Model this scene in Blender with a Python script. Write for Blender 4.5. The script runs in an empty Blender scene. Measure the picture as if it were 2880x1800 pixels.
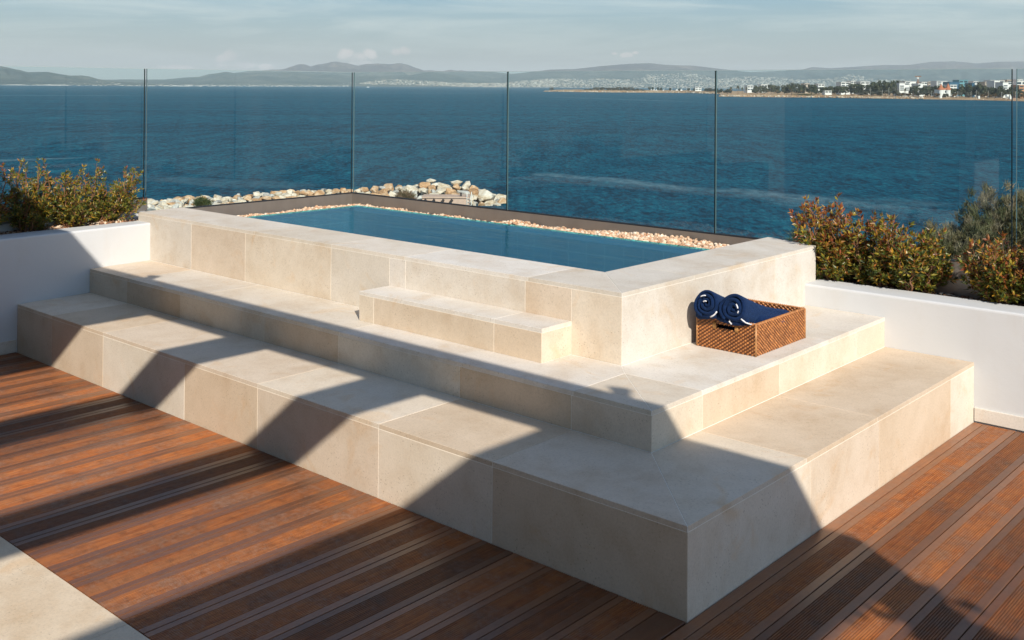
import bpy, bmesh, math, random
from mathutils import Vector, Matrix, noise

R = math.radians
scene = bpy.context.scene
col = scene.collection
rng = random.Random(11)

# ------------------------------------------------------------------ helpers
def tag(o, label=None, category=None, group=None, kind=None):
    if label: o['label'] = label
    if category: o['category'] = category
    if group: o['group'] = group
    if kind: o['kind'] = kind
    return o

def world_loc(o):
    v = Vector((0, 0, 0))
    while o is not None:
        v += o.location
        o = o.parent
    return v

def thing(name, loc, label, category, group=None):
    o = bpy.data.objects.new(name, None)
    o.empty_display_size = 0.2
    o.location = loc
    col.objects.link(o)
    return tag(o, label, category, group)

def link(name, me, parent=None):
    o = bpy.data.objects.new(name, me)
    col.objects.link(o)
    if parent is not None:
        o.parent = parent
        o.location = -world_loc(parent)
    return o

class MB:
    """collects faces into one mesh"""
    def __init__(s):
        s.v = []; s.f = []; s.m = []; s.c = []
    def add(s, verts, faces, mat=0, tone=(1, 1, 1)):
        b = len(s.v)
        s.v += [tuple(p) for p in verts]
        s.c += [tone] * len(verts)
        s.f += [tuple(b + i for i in f) for f in faces]
        s.m += [mat] * len(faces)
    def box(s, a, b, mat=0, tone=(1, 1, 1), M=None):
        x0, y0, z0 = a; x1, y1, z1 = b
        vs = [Vector(p) for p in ((x0, y0, z0), (x1, y0, z0), (x1, y1, z0), (x0, y1, z0), (x0, y0, z1), (x1, y0, z1), (x1, y1, z1), (x0, y1, z1))]
        if M is not None: vs = [M @ p for p in vs]
        s.add(vs, [(0, 3, 2, 1), (4, 5, 6, 7), (0, 1, 5, 4), (1, 2, 6, 5), (2, 3, 7, 6), (3, 0, 4, 7)], mat, tone)
    def prism(s, poly, z0, z1, mat=0, tone=(1, 1, 1), M=None):
        n = len(poly)
        vs = [Vector((p[0], p[1], z0)) for p in poly] + [Vector((p[0], p[1], z1)) for p in poly]
        if M is not None: vs = [M @ p for p in vs]
        fs = [tuple(reversed(range(n))), tuple(range(n, 2 * n))] + [(i, (i + 1) % n, n + (i + 1) % n, n + i) for i in range(n)]
        s.add(vs, fs, mat, tone)
    def tube(s, path, radii, seg=6, mat=0, tone=(1, 1, 1), cap=True):
        rings = []
        n = len(path)
        path = [Vector(p) for p in path]
        vs = []
        up = Vector((0.13, 0.31, 0.94))
        for i, p in enumerate(path):
            d = (path[min(i + 1, n - 1)] - path[max(i - 1, 0)])
            if d.length < 1e-9: d = Vector((0, 0, 1))
            d.normalize()
            a = d.cross(up)
            if a.length < 1e-3: a = d.cross(Vector((1, 0, 0)))
            a.normalize(); b = d.cross(a)
            r = radii[i] if isinstance(radii, (list, tuple)) else radii
            for k in range(seg):
                t = 2 * math.pi * k / seg
                vs.append(p + a * (math.cos(t) * r) + b * (math.sin(t) * r))
        fs = []
        for i in range(n - 1):
            for k in range(seg):
                fs.append((i * seg + k, i * seg + (k + 1) % seg, (i + 1) * seg + (k + 1) % seg, (i + 1) * seg + k))
        if cap:
            fs.append(tuple(reversed(range(seg))))
            fs.append(tuple(range((n - 1) * seg, n * seg)))
        s.add(vs, fs, mat, tone)
    def mesh(s, name, mats, smooth=False):
        me = bpy.data.meshes.new(name)
        me.from_pydata(s.v, [], s.f)
        for m in (mats if isinstance(mats, (list, tuple)) else [mats]): me.materials.append(m)
        me.polygons.foreach_set('material_index', s.m)
        a = me.color_attributes.new('tone', 'FLOAT_COLOR', 'POINT')
        flat = []
        for c in s.c: flat += [c[0], c[1], c[2], 1.0]
        a.data.foreach_set('color', flat)
        if smooth: me.polygons.foreach_set('use_smooth', [True] * len(s.f))
        me.update()
        return me
    def build(s, name, mats, parent=None, smooth=False):
        return link(name, s.mesh(name, mats, smooth), parent)

def inset(poly, d):
    n = len(poly); out = []
    for i in range(n):
        p0 = Vector(poly[i - 1]); p1 = Vector(poly[i]); p2 = Vector(poly[(i + 1) % n])
        e1 = (p1 - p0).normalized(); e2 = (p2 - p1).normalized()
        n1 = Vector((-e1.y, e1.x)); n2 = Vector((-e2.y, e2.x))
        k = 1 + n1.dot(n2)
        if k < 0.2: k = 0.2
        out.append(p1 + (n1 + n2) * (d / k))
    return out

def tile(mb, poly, M, tone, t=0.02, gap=0.0013, ch=0.0009):
    """one stone slab: polygon (counter-clockwise) in the plane of M, face at local z = 0, arrises eased"""
    a = inset(poly, gap); b = inset(poly, gap + ch); n = len(poly)
    vs = [M @ Vector((p.x, p.y, -t)) for p in a] + [M @ Vector((p.x, p.y, -ch)) for p in a] + [M @ Vector((p.x, p.y, 0)) for p in b]
    fs = [tuple(reversed(range(n)))]
    for k in (0, 1):
        fs += [(k * n + i, k * n + (i + 1) % n, (k + 1) * n + (i + 1) % n, (k + 1) * n + i) for i in range(n)]
    fs.append(tuple(range(2 * n, 3 * n)))
    mb.add(vs, fs, 0, tone)

def rounded(name, poly, z0, z1, mat, parent=None, r=0.012, seg=3):
    bm = bmesh.new()
    lo = [bm.verts.new((p[0], p[1], z0)) for p in poly]
    hi = [bm.verts.new((p[0], p[1], z1)) for p in poly]
    n = len(poly)
    bm.faces.new(list(reversed(lo))); bm.faces.new(hi)
    for i in range(n): bm.faces.new((lo[i], lo[(i + 1) % n], hi[(i + 1) % n], hi[i]))
    bmesh.ops.recalc_face_normals(bm, faces=bm.faces)
    bmesh.ops.bevel(bm, geom=list(bm.edges), offset=r, segments=seg, profile=0.5, affect='EDGES')
    me = bpy.data.meshes.new(name); bm.to_mesh(me); bm.free()
    me.materials.append(mat)
    return link(name, me, parent)

# ------------------------------------------------------------------ materials
class NT:
    def __init__(s, name):
        s.mat = bpy.data.materials.new(name); s.mat.use_nodes = True
        s.t = s.mat.node_tree; s.t.nodes.clear()
        s.out = s.t.nodes.new('ShaderNodeOutputMaterial')
    def n(s, typ, **kw):
        nd = s.t.nodes.new(typ)
        for k, v in kw.items(): setattr(nd, k, v)
        return nd
    def set(s, sock, val):
        if isinstance(val, bpy.types.NodeSocket): s.t.links.new(val, sock)
        else:
            if hasattr(sock.default_value, '__len__') and not hasattr(val, '__len__'): val = (val,) * len(sock.default_value)
            if hasattr(val, '__len__') and len(sock.default_value) == 4 and len(val) == 3: val = (*val, 1)
            sock.default_value = val
    def coord(s, scale=(1, 1, 1), rot=(0, 0, 0), which='Object'):
        tc = s.n('ShaderNodeTexCoord'); mp = s.n('ShaderNodeMapping')
        s.set(mp.inputs['Vector'], tc.outputs[which]); mp.inputs['Scale'].default_value = scale; mp.inputs['Rotation'].default_value = rot
        return mp.outputs[0]
    def noise(s, vec, scale, detail=4, rough=0.55, dist=0.0):
        nd = s.n('ShaderNodeTexNoise'); s.set(nd.inputs['Vector'], vec)
        nd.inputs['Scale'].default_value = scale; nd.inputs['Detail'].default_value = detail
        nd.inputs['Roughness'].default_value = rough; nd.inputs['Distortion'].default_value = dist
        return nd.outputs['Fac']
    def ramp(s, fac, stops):
        nd = s.n('ShaderNodeValToRGB'); s.set(nd.inputs['Fac'], fac)
        el = nd.color_ramp.elements
        while len(el) < len(stops): el.new(0.5)
        for e, (p, c) in zip(el, stops):
            e.position = p; e.color = (*c, 1) if hasattr(c, '__len__') else (c, c, c, 1)
        return nd.outputs['Color']
    def mix(s, fac, a, b, mode='MIX'):
        nd = s.n('ShaderNodeMix', data_type='RGBA', blend_type=mode)
        s.set(nd.inputs[0], fac); s.set(nd.inputs[6], a); s.set(nd.inputs[7], b)
        return nd.outputs[2]
    def math(s, op, a, b=0.0, c=0.0, clamp=False):
        nd = s.n('ShaderNodeMath', operation=op, use_clamp=clamp)
        s.set(nd.inputs[0], a); s.set(nd.inputs[1], b); s.set(nd.inputs[2], c)
        return nd.outputs[0]
    def maprange(s, v, a, b, c=0.0, d=1.0, smooth=False):
        nd = s.n('ShaderNodeMapRange', interpolation_type='SMOOTHSTEP' if smooth else 'LINEAR')
        s.set(nd.inputs[0], v)
        for i, x in enumerate((a, b, c, d)): s.set(nd.inputs[i + 1], x)
        return nd.outputs[0]
    def tone(s):
        nd = s.n('ShaderNodeAttribute', attribute_name='tone'); return nd.outputs['Color']
    def bump(s, h, strength=0.2, dist=0.01, normal=None):
        nd = s.n('ShaderNodeBump'); s.set(nd.inputs['Height'], h)
        nd.inputs['Strength'].default_value = strength; nd.inputs['Distance'].default_value = dist
        if normal is not None: s.set(nd.inputs['Normal'], normal)
        return nd.outputs[0]
    def bsdf(s, color, rough=0.7, normal=None, spec=0.4, metal=0.0, **kw):
        b = s.n('ShaderNodeBsdfPrincipled')
        s.set(b.inputs['Base Color'], color); s.set(b.inputs['Roughness'], rough)
        s.set(b.inputs['Specular IOR Level'], spec); s.set(b.inputs['Metallic'], metal)
        for k, v in kw.items(): s.set(b.inputs[k], v)
        if normal is not None: s.set(b.inputs['Normal'], normal)
        s.t.links.new(b.outputs[0], s.out.inputs[0]); return b

def simple(name, color, rough=0.7, spec=0.4, metal=0.0, nscale=None, namp=0.15):
    g = NT(name)
    if nscale:
        f = g.noise(g.coord(), nscale, 4)
        color = g.mix(f, tuple(c * (1 - namp) for c in color), tuple(min(1, c * (1 + namp)) for c in color))
    g.bsdf(color, rough, None, spec, metal)
    return g.mat

def stone_mat(name, pit=1.0):
    g = NT(name); co = g.coord()
    big = g.noise(co, 2.3, 5, 0.6, 0.6)
    mid = g.noise(co, 9.0, 5, 0.65)
    veil = g.ramp(g.math('ADD', g.math('MULTIPLY', big, 0.6), g.math('MULTIPLY', mid, 0.4)),
                  [(0.32, (0.87, 0.80, 0.72)), (0.5, (1.0, 0.985, 0.965)), (0.66, (1.08, 1.08, 1.09))])
    c = g.mix(1.0, g.tone(), veil, 'MULTIPLY')
    rust = g.ramp(g.noise(co, 4.2, 4, 0.6, 1.1), [(0.58, 0.0), (0.72, 0.5)])
    c = g.mix(rust, c, g.mix(1.0, c, (0.95, 0.78, 0.58), 'MULTIPLY'))
    grain = g.noise(co, 105, 4, 0.8)
    c = g.mix(1.0, c, g.ramp(grain, [(0.3, 0.86), (0.5, 1.0), (0.72, 1.07)]), 'MULTIPLY')
    vo = g.n('ShaderNodeTexVoronoi'); g.set(vo.inputs['Vector'], co); vo.inputs['Scale'].default_value = 62
    patch = g.ramp(g.noise(co, 6, 3), [(0.42, 0.0), (0.62, 1.0)])
    pits = g.math('MULTIPLY', g.maprange(vo.outputs['Distance'], 0.12, 0.22, 1, 0), g.math('MULTIPLY', patch, 0.45 * pit))
    c = g.mix(pits, c, (0.2, 0.13, 0.075))
    h = g.math('SUBTRACT', g.math('MULTIPLY', grain, 0.5), pits)
    g.bsdf(c, 0.72, g.bump(h, 0.25, 0.002), 0.3)
    return g.mat

def stucco_mat():
    g = NT('white_stucco'); co = g.coord()
    f = g.noise(co, 3, 4); fine = g.noise(co, 120, 4, 0.7)
    c = g.mix(f, (0.55, 0.557, 0.56), (0.595, 0.602, 0.605))
    dirt = g.ramp(g.noise(g.coord((1, 1, 0.35)), 5.5, 5, 0.65), [(0.55, 0.0), (0.78, 0.45)])
    c = g.mix(dirt, c, (0.54, 0.52, 0.49))
    lump = g.noise(co, 14, 3)
    g.bsdf(c, 0.85, g.bump(g.math('ADD', g.math('MULTIPLY', fine, 0.35), g.math('MULTIPLY', lump, 1.0)), 0.3, 0.004), 0.2)
    return g.mat

def deck_mat():
    g = NT('deck_wood')
    tc = g.n('ShaderNodeTexCoord'); sep = g.n('ShaderNodeSeparateXYZ'); g.set(sep.inputs[0], tc.outputs['Object'])
    board = g.tone()
    bs = g.n('ShaderNodeSeparateColor'); g.set(bs.inputs[0], board)
    off = g.n('ShaderNodeCombineXYZ')
    g.set(off.inputs[0], sep.outputs[0]); g.set(off.inputs[1], g.math('MULTIPLY', g.math('ADD', sep.outputs[1], g.math('MULTIPLY', bs.outputs[0], 37.0)), 0.05)); g.set(off.inputs[2], sep.outputs[2])
    grain = g.noise(off.outputs[0], 95, 5, 0.62)
    broad = g.noise(off.outputs[0], 16, 4, 0.6, 0.4)
    blot = g.noise(tc.outputs['Object'], 5.5, 5, 0.6)
    mott = g.noise(tc.outputs['Object'], 38, 4, 0.7)
    c = g.ramp(grain, [(0.25, (0.15, 0.035, 0.006)), (0.5, (0.36, 0.105, 0.022)), (0.78, (0.54, 0.205, 0.055))])
    c = g.mix(g.ramp(broad, [(0.4, 0.0), (0.7, 0.75)]), c, (0.34, 0.135, 0.05))
    c = g.mix(g.ramp(blot, [(0.42, 0.0), (0.68, 0.7)]), c, (0.17, 0.078, 0.042))
    spots = g.ramp(g.noise(tc.outputs['Object'], 17, 5, 0.7), [(0.5, 1.0), (0.68, 0.68)])
    c = g.mix(1.0, c, spots, 'MULTIPLY')
    grey = g.ramp(g.math('ADD', g.math('MULTIPLY', mott, 0.6), g.math('MULTIPLY', blot, 0.4)), [(0.5, 0.0), (0.72, 0.55)])
    c = g.mix(grey, c, (0.36, 0.24, 0.19))
    # planed margins weather greyer than the reeded middle
    c = g.mix(g.math('MULTIPLY', bs.outputs[2], 0.6), c, (0.19, 0.088, 0.048))
    c = g.mix(1.0, c, g.mix(bs.outputs[1], (0.55, 0.52, 0.5), (1.15, 1.12, 1.06)), 'MULTIPLY')
    c = g.mix(1.0, c, (0.94, 0.98, 1.0), 'MULTIPLY')
    rough = g.math('SUBTRACT', 0.60, g.math('MULTIPLY', bs.outputs[2], 0.22))
    g.bsdf(c, rough, g.bump(g.math('ADD', grain, g.math('MULTIPLY', mott, 0.5)), 0.3, 0.002), 0.55)
    return g.mat

def leaf_mat(name, trans=0.25, rough=0.38, spec=0.5):
    g = NT(name); c = g.tone()
    b = g.n('ShaderNodeBsdfPrincipled'); g.set(b.inputs['Base Color'], c); b.inputs['Roughness'].default_value = rough
    b.inputs['Specular IOR Level'].default_value = spec
    tr = g.n('ShaderNodeBsdfTranslucent'); g.set(tr.inputs['Color'], g.mix(1.0, c, (1.3, 1.15, 0.5), 'MULTIPLY'))
    mx = g.n('ShaderNodeMixShader'); mx.inputs[0].default_value = trans
    g.t.links.new(b.outputs[0], mx.inputs[1]); g.t.links.new(tr.outputs[0], mx.inputs[2]); g.t.links.new(mx.outputs[0], g.out.inputs[0])
    return g.mat

def clear_mat(name, tint, refl_rough=0.0, ior=1.5, normal_fn=None, fmul=1.0, smear=0.0):
    g = NT(name)
    tr = g.n('ShaderNodeBsdfTransparent'); g.set(tr.inputs[0], tint)
    gl = g.n('ShaderNodeBsdfGlossy'); gl.inputs['Roughness'].default_value = refl_rough
    fr = g.n('ShaderNodeFresnel'); fr.inputs['IOR'].default_value = ior
    if normal_fn:
        nn = normal_fn(g); g.set(gl.inputs['Normal'], nn); g.set(fr.inputs['Normal'], nn)
    mx = g.n('ShaderNodeMixShader')
    ge = g.n('ShaderNodeNewGeometry'); front = g.math('SUBTRACT', 1.0, ge.outputs['Backfacing'])
    g.set(mx.inputs[0], g.math('MULTIPLY', g.math('MULTIPLY', fr.outputs[0], fmul, clamp=True), front))
    g.t.links.new(tr.outputs[0], mx.inputs[1]); g.t.links.new(gl.outputs[0], mx.inputs[2])
    last = mx
    if smear:
        df = g.n('ShaderNodeBsdfDiffuse'); df.inputs[0].default_value = (0.8, 0.82, 0.82, 1)
        st = g.ramp(g.noise(g.coord((1, 1, 0.12)), 5.0, 5, 0.7), [(0.5, 0.0), (0.75, 1.0)])
        last = g.n('ShaderNodeMixShader'); g.set(last.inputs[0], g.math('MULTIPLY', g.math('MULTIPLY', st, smear), front))
        g.t.links.new(mx.outputs[0], last.inputs[1]); g.t.links.new(df.outputs[0], last.inputs[2])
    g.t.links.new(last.outputs[0], g.out.inputs[0])
    return g.mat

M_STONE = stone_mat('limestone')
M_GROUT = simple('grout', (0.82, 0.79, 0.72), 0.85, 0.2)
M_WHITE = stucco_mat()
M_DECK = deck_mat()
M_LEAF = leaf_mat('shrub_leaf', 0.22, 0.36, 0.55)
M_GREYLEAF = leaf_mat('grey_foliage', 0.2, 0.7, 0.2)
M_BARK = simple('shrub_bark', (0.22, 0.11, 0.06), 0.8, 0.3, 0, 40, 0.4)
M_METAL = None
def metal_mat():
    g = NT('bronze_channel'); co = g.coord((1, 1, 0.3))
    f = g.noise(co, 7, 5, 0.6); f2 = g.noise(g.coord((60, 60, 3)), 2.0, 3)
    c = g.mix(f, (0.27, 0.24, 0.21), (0.40, 0.36, 0.32))
    g.bsdf(c, g.math('ADD', 0.33, g.math('MULTIPLY', f2, 0.2)), None, 0.5, 0.75)
    return g.mat
M_METAL = metal_mat()
M_RUBBER = simple('black_gasket', (0.012, 0.012, 0.013), 0.55, 0.4)
M_GLASS = clear_mat('balustrade_glass', (0.935, 0.985, 0.982), 0.0, 1.5, None, 1.1, 0.01)
M_EDGE = simple('glass_edge', (0.006, 0.012, 0.014), 0.2, 0.5)
M_EDGETOP = simple('glass_top_edge', (0.32, 0.40, 0.40), 0.3, 0.5)
M_EDGELIGHT = simple('polished_glass_edge', (0.09, 0.14, 0.15), 0.25, 0.5)
# ------------------------------------------------------------------ measures of the terrace (metres)
Z1, Z2, Z3 = 0.327, 0.500, 0.851          # lower step, upper step, pool coping
A2, B2 = -0.507, 0.527                    # nosing of the upper step (x of short side, y of long side)
A3, B3 = -1.012, 1.016                    # face of the pool
A5, B5 = -1.418, 1.422                    # inner edge of the coping
YW = 2.955                                # face of the white planter wall on the short side
def xw(y): return -5.362 - 0.057 * y      # face of the white planter wall on the long side

TONES = [(0.60, 0.50, 0.385), (0.63, 0.545, 0.435), (0.57, 0.465, 0.35), (0.65, 0.57, 0.465), (0.61, 0.515, 0.41), (0.585, 0.475, 0.355), (0.66, 0.595, 0.50)]
PALE = [(0.62, 0.57, 0.50), (0.645, 0.60, 0.54), (0.61, 0.555, 0.475), (0.65, 0.61, 0.55)]
def tone(k, pal=None):
    pal = pal or TONES
    c = pal[k % len(pal)]; j = 1 + 0.05 * math.sin(k * 12.9898)
    return (c[0] * j, c[1] * j, c[2] * j)

def plane_M(o, U, V):
    U = Vector(U).normalized(); V = Vector(V).normalized(); N = U.cross(V)
    return Matrix(((U.x, V.x, N.x, o[0]), (U.y, V.y, N.y, o[1]), (U.z, V.z, N.z, o[2]), (0, 0, 0, 1)))
def top_M(z): return plane_M((0, 0, z), (1, 0, 0), (0, 1, 0))
def front_M(y): return plane_M((0, y, 0), (1, 0, 0), (0, 0, 1))     # faces -y, local (x, z)
def side_M(x): return plane_M((x, 0, 0), (0, 1, 0), (0, 0, 1))      # faces +x, local (y, z)

JX = [-0.922, -1.616, -2.545, -3.232, -4.154, -4.842]
TS = 0.02
def run_front(name, parent, y, z0, z1, xr, xl, joints, k0, pal=None):
    mb = MB(); xs = [xr] + [j for j in joints if xl + 0.03 < j < xr - 0.03] + [xl]
    for i in range(len(xs) - 1):
        tile(mb, [(xs[i + 1], z0), (xs[i], z0), (xs[i], z1), (xs[i + 1], z1)], front_M(y), tone(k0 + i, pal))
    return mb.build(name, [M_STONE], parent)
def run_side(name, parent, x, z0, z1, ya, yb, joints, k0, pal=None):
    mb = MB(); ys = [ya] + [j for j in joints if ya + 0.03 < j < yb - 0.03] + [yb]
    for i in range(len(ys) - 1):
        tile(mb, [(ys[i], z0), (ys[i + 1], z0), (ys[i + 1], z1), (ys[i], z1)], side_M(x), tone(k0 + i, pal))
    return mb.build(name, [M_STONE], parent)

# ---------------------------------------------------------------- stone steps
steps = thing('stone_steps', (0, 0, 0), 'wide two-tier cream limestone steps wrapping round the corner of the plunge pool', 'steps')
e = 0.0014
mb = MB()
mb.prism([(-e, e), (-e, YW), (A3 - 0.1, YW), (A3 - 0.1, B3 + 0.1), (xw(B3), B3 + 0.1), (xw(0), e)], 0.0, Z1 - e)
mb.prism([(A2 - e, B2 + e), (A2 - e, YW), (A3 - 0.1, YW), (A3 - 0.1, B3 + 0.1), (xw(B3), B3 + 0.1), (xw(B2), B2 + e)], Z1 - e, Z2 - e)
mb.build('grout_bed', [M_GROUT], steps)
# lower treads
mb = MB(); z = Z1
xs = [None, -0.922, -1.616, -2.545, -4.154, None]
tile(mb, [(-0.922, 0), (0, 0), (A2, B2), (-0.922, B2)], top_M(z), tone(4))
for i, (a, b) in enumerate(((-1.616, -0.922), (-2.545, -1.616), (-4.154, -2.545), (-4.842, -4.154))):
    tile(mb, [(a, 0), (b, 0), (b, B2), (a, B2)], top_M(z), tone(2 + i))
tile(mb, [(xw(0), 0), (-4.842, 0), (-4.842, B2), (xw(B2), B2)], top_M(z), tone(3))
mb.build('tread', [M_STONE], steps)
mb = MB()
tile(mb, [(0, 0), (0, 0.906), (A2, 0.906), (A2, B2)], top_M(z), tone(1))
for i, (a, b) in enumerate(((0.906, 1.63), (1.63, YW))):
    tile(mb, [(0, a), (0, b), (A2, b), (A2, a)], top_M(z), tone(5 - 3 * i))
mb.build('tread', [M_STONE], steps)
# upper treads, mitred at the corner
mb = MB(); z = Z2; MI = (-0.923, 0.918)
tile(mb, [(-0.925, B2), (A2, B2), MI], top_M(z), (0.60, 0.535, 0.445))
tile(mb, [(-2.55, B2), (-0.925, B2), MI, (A3, B3), (-2.55, B3)], top_M(z), tone(1, PALE))
tile(mb, [(-3.99, B2), (-2.55, B2), (-2.55, B3), (-3.99, B3)], top_M(z), tone(2, PALE))
tile(mb, [(-4.82, B2), (-3.99, B2), (-3.99, B3), (-4.82, B3)], top_M(z), tone(0, PALE))
tile(mb, [(xw(B2), B2), (-4.82, B2), (-4.82, B3), (xw(B3), B3)], top_M(z), tone(4, TONES))
mb.build('tread', [M_STONE], steps)
mb = MB()
tile(mb, [(A2, B2), (A2, 0.925), MI], top_M(z), (0.61, 0.55, 0.465))
tile(mb, [(A2, 0.925), (A2, 2.2), (A3, 2.2), (A3, B3), MI], top_M(z), tone(3, PALE))
tile(mb, [(A2, 2.2), (A2, YW), (A3, YW), (A3, 2.2)], top_M(z), tone(4, PALE))
mb.build('tread', [M_STONE], steps)
run_front('riser', steps, 0, -0.018, Z1 - TS, 0, xw(0), JX, 2)
run_side('riser', steps, 0, -0.018, Z1 - TS, 0, YW, [0.945, 1.645, 2.585], 3)
run_front('riser', steps, B2, Z1, Z2 - TS, A2, xw(B2), [j - 0.012 for j in JX], 4)
run_side('riser', steps, A2, Z1, Z2 - TS, B2, YW, [0.93, 1.646, 2.568], 1)

# ---------------------------------------------------------------- small step block against the pool
BX0, BX1, BY, BZ = -2.687, -1.322, 0.783, 0.668
blk = thing('step_block', (-2.0, 0.9, Z2), 'low cream limestone block step set on the upper tread against the pool face', 'step')
mb = MB(); mb.box((BX0 + e, BY + e, Z2), (BX1 - e, B3, BZ - e)); mb.build('grout_bed', [M_GROUT], blk)
mb = MB()
tile(mb, [(BX0, BY), (-1.637, BY), (-1.637, B3), (BX0, B3)], top_M(BZ), tone(3, PALE))
tile(mb, [(-1.637, BY), (BX1, BY), (BX1, B3), (-1.637, B3)], top_M(BZ), tone(1, PALE))
mb.build('tread', [M_STONE], blk)
mb = MB()
for i, (a, b) in enumerate(((BX0, -2.56), (-2.56, -1.637), (-1.637, BX1))):
    tile(mb, [(a, Z2), (b, Z2), (b, BZ - TS), (a, BZ - TS)], front_M(BY), tone((1, 0, 5)[i]))
tile(mb, [(BY, Z2), (B3, Z2), (B3, BZ - TS), (BY, BZ - TS)], side_M(BX1), tone(1))
Ml = plane_M((BX0, 0, 0), (0, -1, 0), (0, 0, 1))
tile(mb, [(-B3, Z2), (-BY, Z2), (-BY, BZ - TS), (-B3, BZ - TS)], Ml, tone(2))
mb.build('riser', [M_STONE], blk)

# ---------------------------------------------------------------- plunge pool
XE, YE = -4.83, 2.56                       # overflow edge (left, back)
pool = thing('plunge_pool', (-3.1, 2.0, 0), 'raised plunge pool clad in pale limestone with dark tiled basin and overflow edge', 'pool')
ZL = Z3 - TS
mb = MB()
mb.prism([(A3 - e, B3 + e), (A3 - e, 3.1), (A5 + 0.004, 3.2), (A5 + 0.004, B5 - 0.004), (-5.63, B5 - 0.004), (-5.59, B3 + e)], 0.02, Z3 - 0.0015)
mb.build('grout_bed', [M_GROUT], pool)
run_front('cladding', pool, B3, Z2, ZL, A3, -5.60, [-1.322, -1.631, -2.551, -2.69, -3.236, -4.164, -4.842], 3, PALE[:3] + TONES[3:5])
run_side('cladding', pool, A3, Z2, ZL, B3, 3.105, [2.566], 1, [(0.60, 0.572, 0.525), (0.59, 0.55, 0.49)])
mb = MB()
cj = [-1.614, -2.56, -3.236, -4.06, -4.852]
tile(mb, [(cj[0], B3), (A3, B3), (A5, B5), (cj[0], B5)], top_M(Z3), (0.60, 0.55, 0.475))
for i in range(4):
    tile(mb, [(cj[i + 1], B3), (cj[i], B3), (cj[i], B5), (cj[i + 1], B5)], top_M(Z3), (0.69, 0.65, 0.59) if i == 0 else [(0.64, 0.585, 0.505), (0.66, 0.60, 0.515), (0.62, 0.56, 0.47)][i % 3])
tile(mb, [(-5.606, B3), (cj[4], B3), (cj[4], B5), (-5.652, B5)], top_M(Z3), (0.625, 0.56, 0.475))
mb.build('coping', [M_STONE], pool)
mb = MB()
tile(mb, [(A3, B3), (A3, 1.668), (A5, 1.668), (A5, B5)], top_M(Z3), (0.585, 0.545, 0.48))
tile(mb, [(A3, 1.668), (A3, 2.664), (A5, 2.664), (A5, 1.668)], top_M(Z3), (0.61, 0.565, 0.495))
tile(mb, [(A3, 2.664), (A3, 3.108), (A5, 3.245), (A5, 2.664)], top_M(Z3), (0.62, 0.575, 0.505))
mb.build('coping', [M_STONE], pool)
# basin
def basin_mat():
    g = NT('basin_tile')
    ge = g.n('ShaderNodeNewGeometry'); tc = g.n('ShaderNodeTexCoord')
    sp = g.n('ShaderNodeSeparateXYZ'); g.set(sp.inputs[0], tc.outputs['Object'])
    sn = g.n('ShaderNodeSeparateXYZ'); g.set(sn.inputs[0], ge.outputs['Normal'])
    lines = None
    for k in range(3):
        w = g.math('PINGPONG', sp.outputs[k], 0.075)
        l = g.math('MULTIPLY', g.math('LESS_THAN', w, 0.0028), g.math('LESS_THAN', g.math('ABSOLUTE', sn.outputs[k]), 0.6))
        lines = l if lines is None else g.math('MAXIMUM', lines, l)
    f = g.noise(tc.outputs['Object'], 4, 4)
    c = g.mix(f, (0.06, 0.20, 0.26), (0.10, 0.29, 0.36))
    c = g.mix(g.math('MULTIPLY', lines, 0.55), c, (0.28, 0.36, 0.4))
    g.bsdf(c, 0.45, None, 0.3)
    return g.mat
M_BASIN = basin_mat()
ZWAT = Z3 - 0.009
mb = MB()
T = 0.22
zb = 0.08
mb.box((XE, B5 - 0.001, zb - 0.05), (A5 + 0.001, YE, zb))                                  # floor
mb.box((XE, YE - T, zb), (A5 + 0.001, YE, ZWAT - 0.010))                                    # back overflow wall
mb.box((XE, B5 - 0.001, zb), (XE + T, YE - T, ZWAT - 0.010))                                # left overflow wall
mb.box((XE + T, B5 - 0.03, zb), (A5 + 0.001, B5 - 0.0008, ZL - 0.002))                      # inner faces of front and right walls
mb.box((A5 + 0.0008, B5 - 0.03, zb), (A5 + 0.03, YE - T, ZL - 0.002))
mb.build('basin', [M_BASIN], pool)
# gutter floor behind and left of the overflow edge
mb = MB(); mb.box((-5.88, B5 - 0.002, 0.56), (XE - 0.002, 3.34, 0.655)); mb.box((XE - 0.002, YE + 0.002, 0.56), (A5 + 0.004, 3.34, 0.655))
mb.build('gutter', [M_METAL], pool)
# water
def pool_normal(g):
    co = g.coord((1, 1, 1), (0, 0, 0.4)); co2 = g.coord((0.45, 1.6, 1), (0, 0, 0.55))
    h = g.math('ADD', g.math('MULTIPLY', g.noise(co2, 7.0, 3, 0.55, 0.7), 1.0), g.math('MULTIPLY', g.noise(co, 26, 2), 0.12))
    return g.bump(h, 0.45, 0.009)
M_POOLW = clear_mat('pool_water', (0.08, 0.56, 0.65), 0.01, 1.33, pool_normal, 0.56)
mb = MB(); mb.add([(XE - 0.004, B5 + 0.0005, ZWAT), (A5 - 0.0005, B5 + 0.0005, ZWAT), (A5 - 0.0005, YE + 0.004, ZWAT), (XE - 0.004, YE + 0.004, ZWAT)], [(0, 1, 2, 3)])
o = mb.build('pool_water', [M_POOLW]); tag(o, kind='structure')

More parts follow.
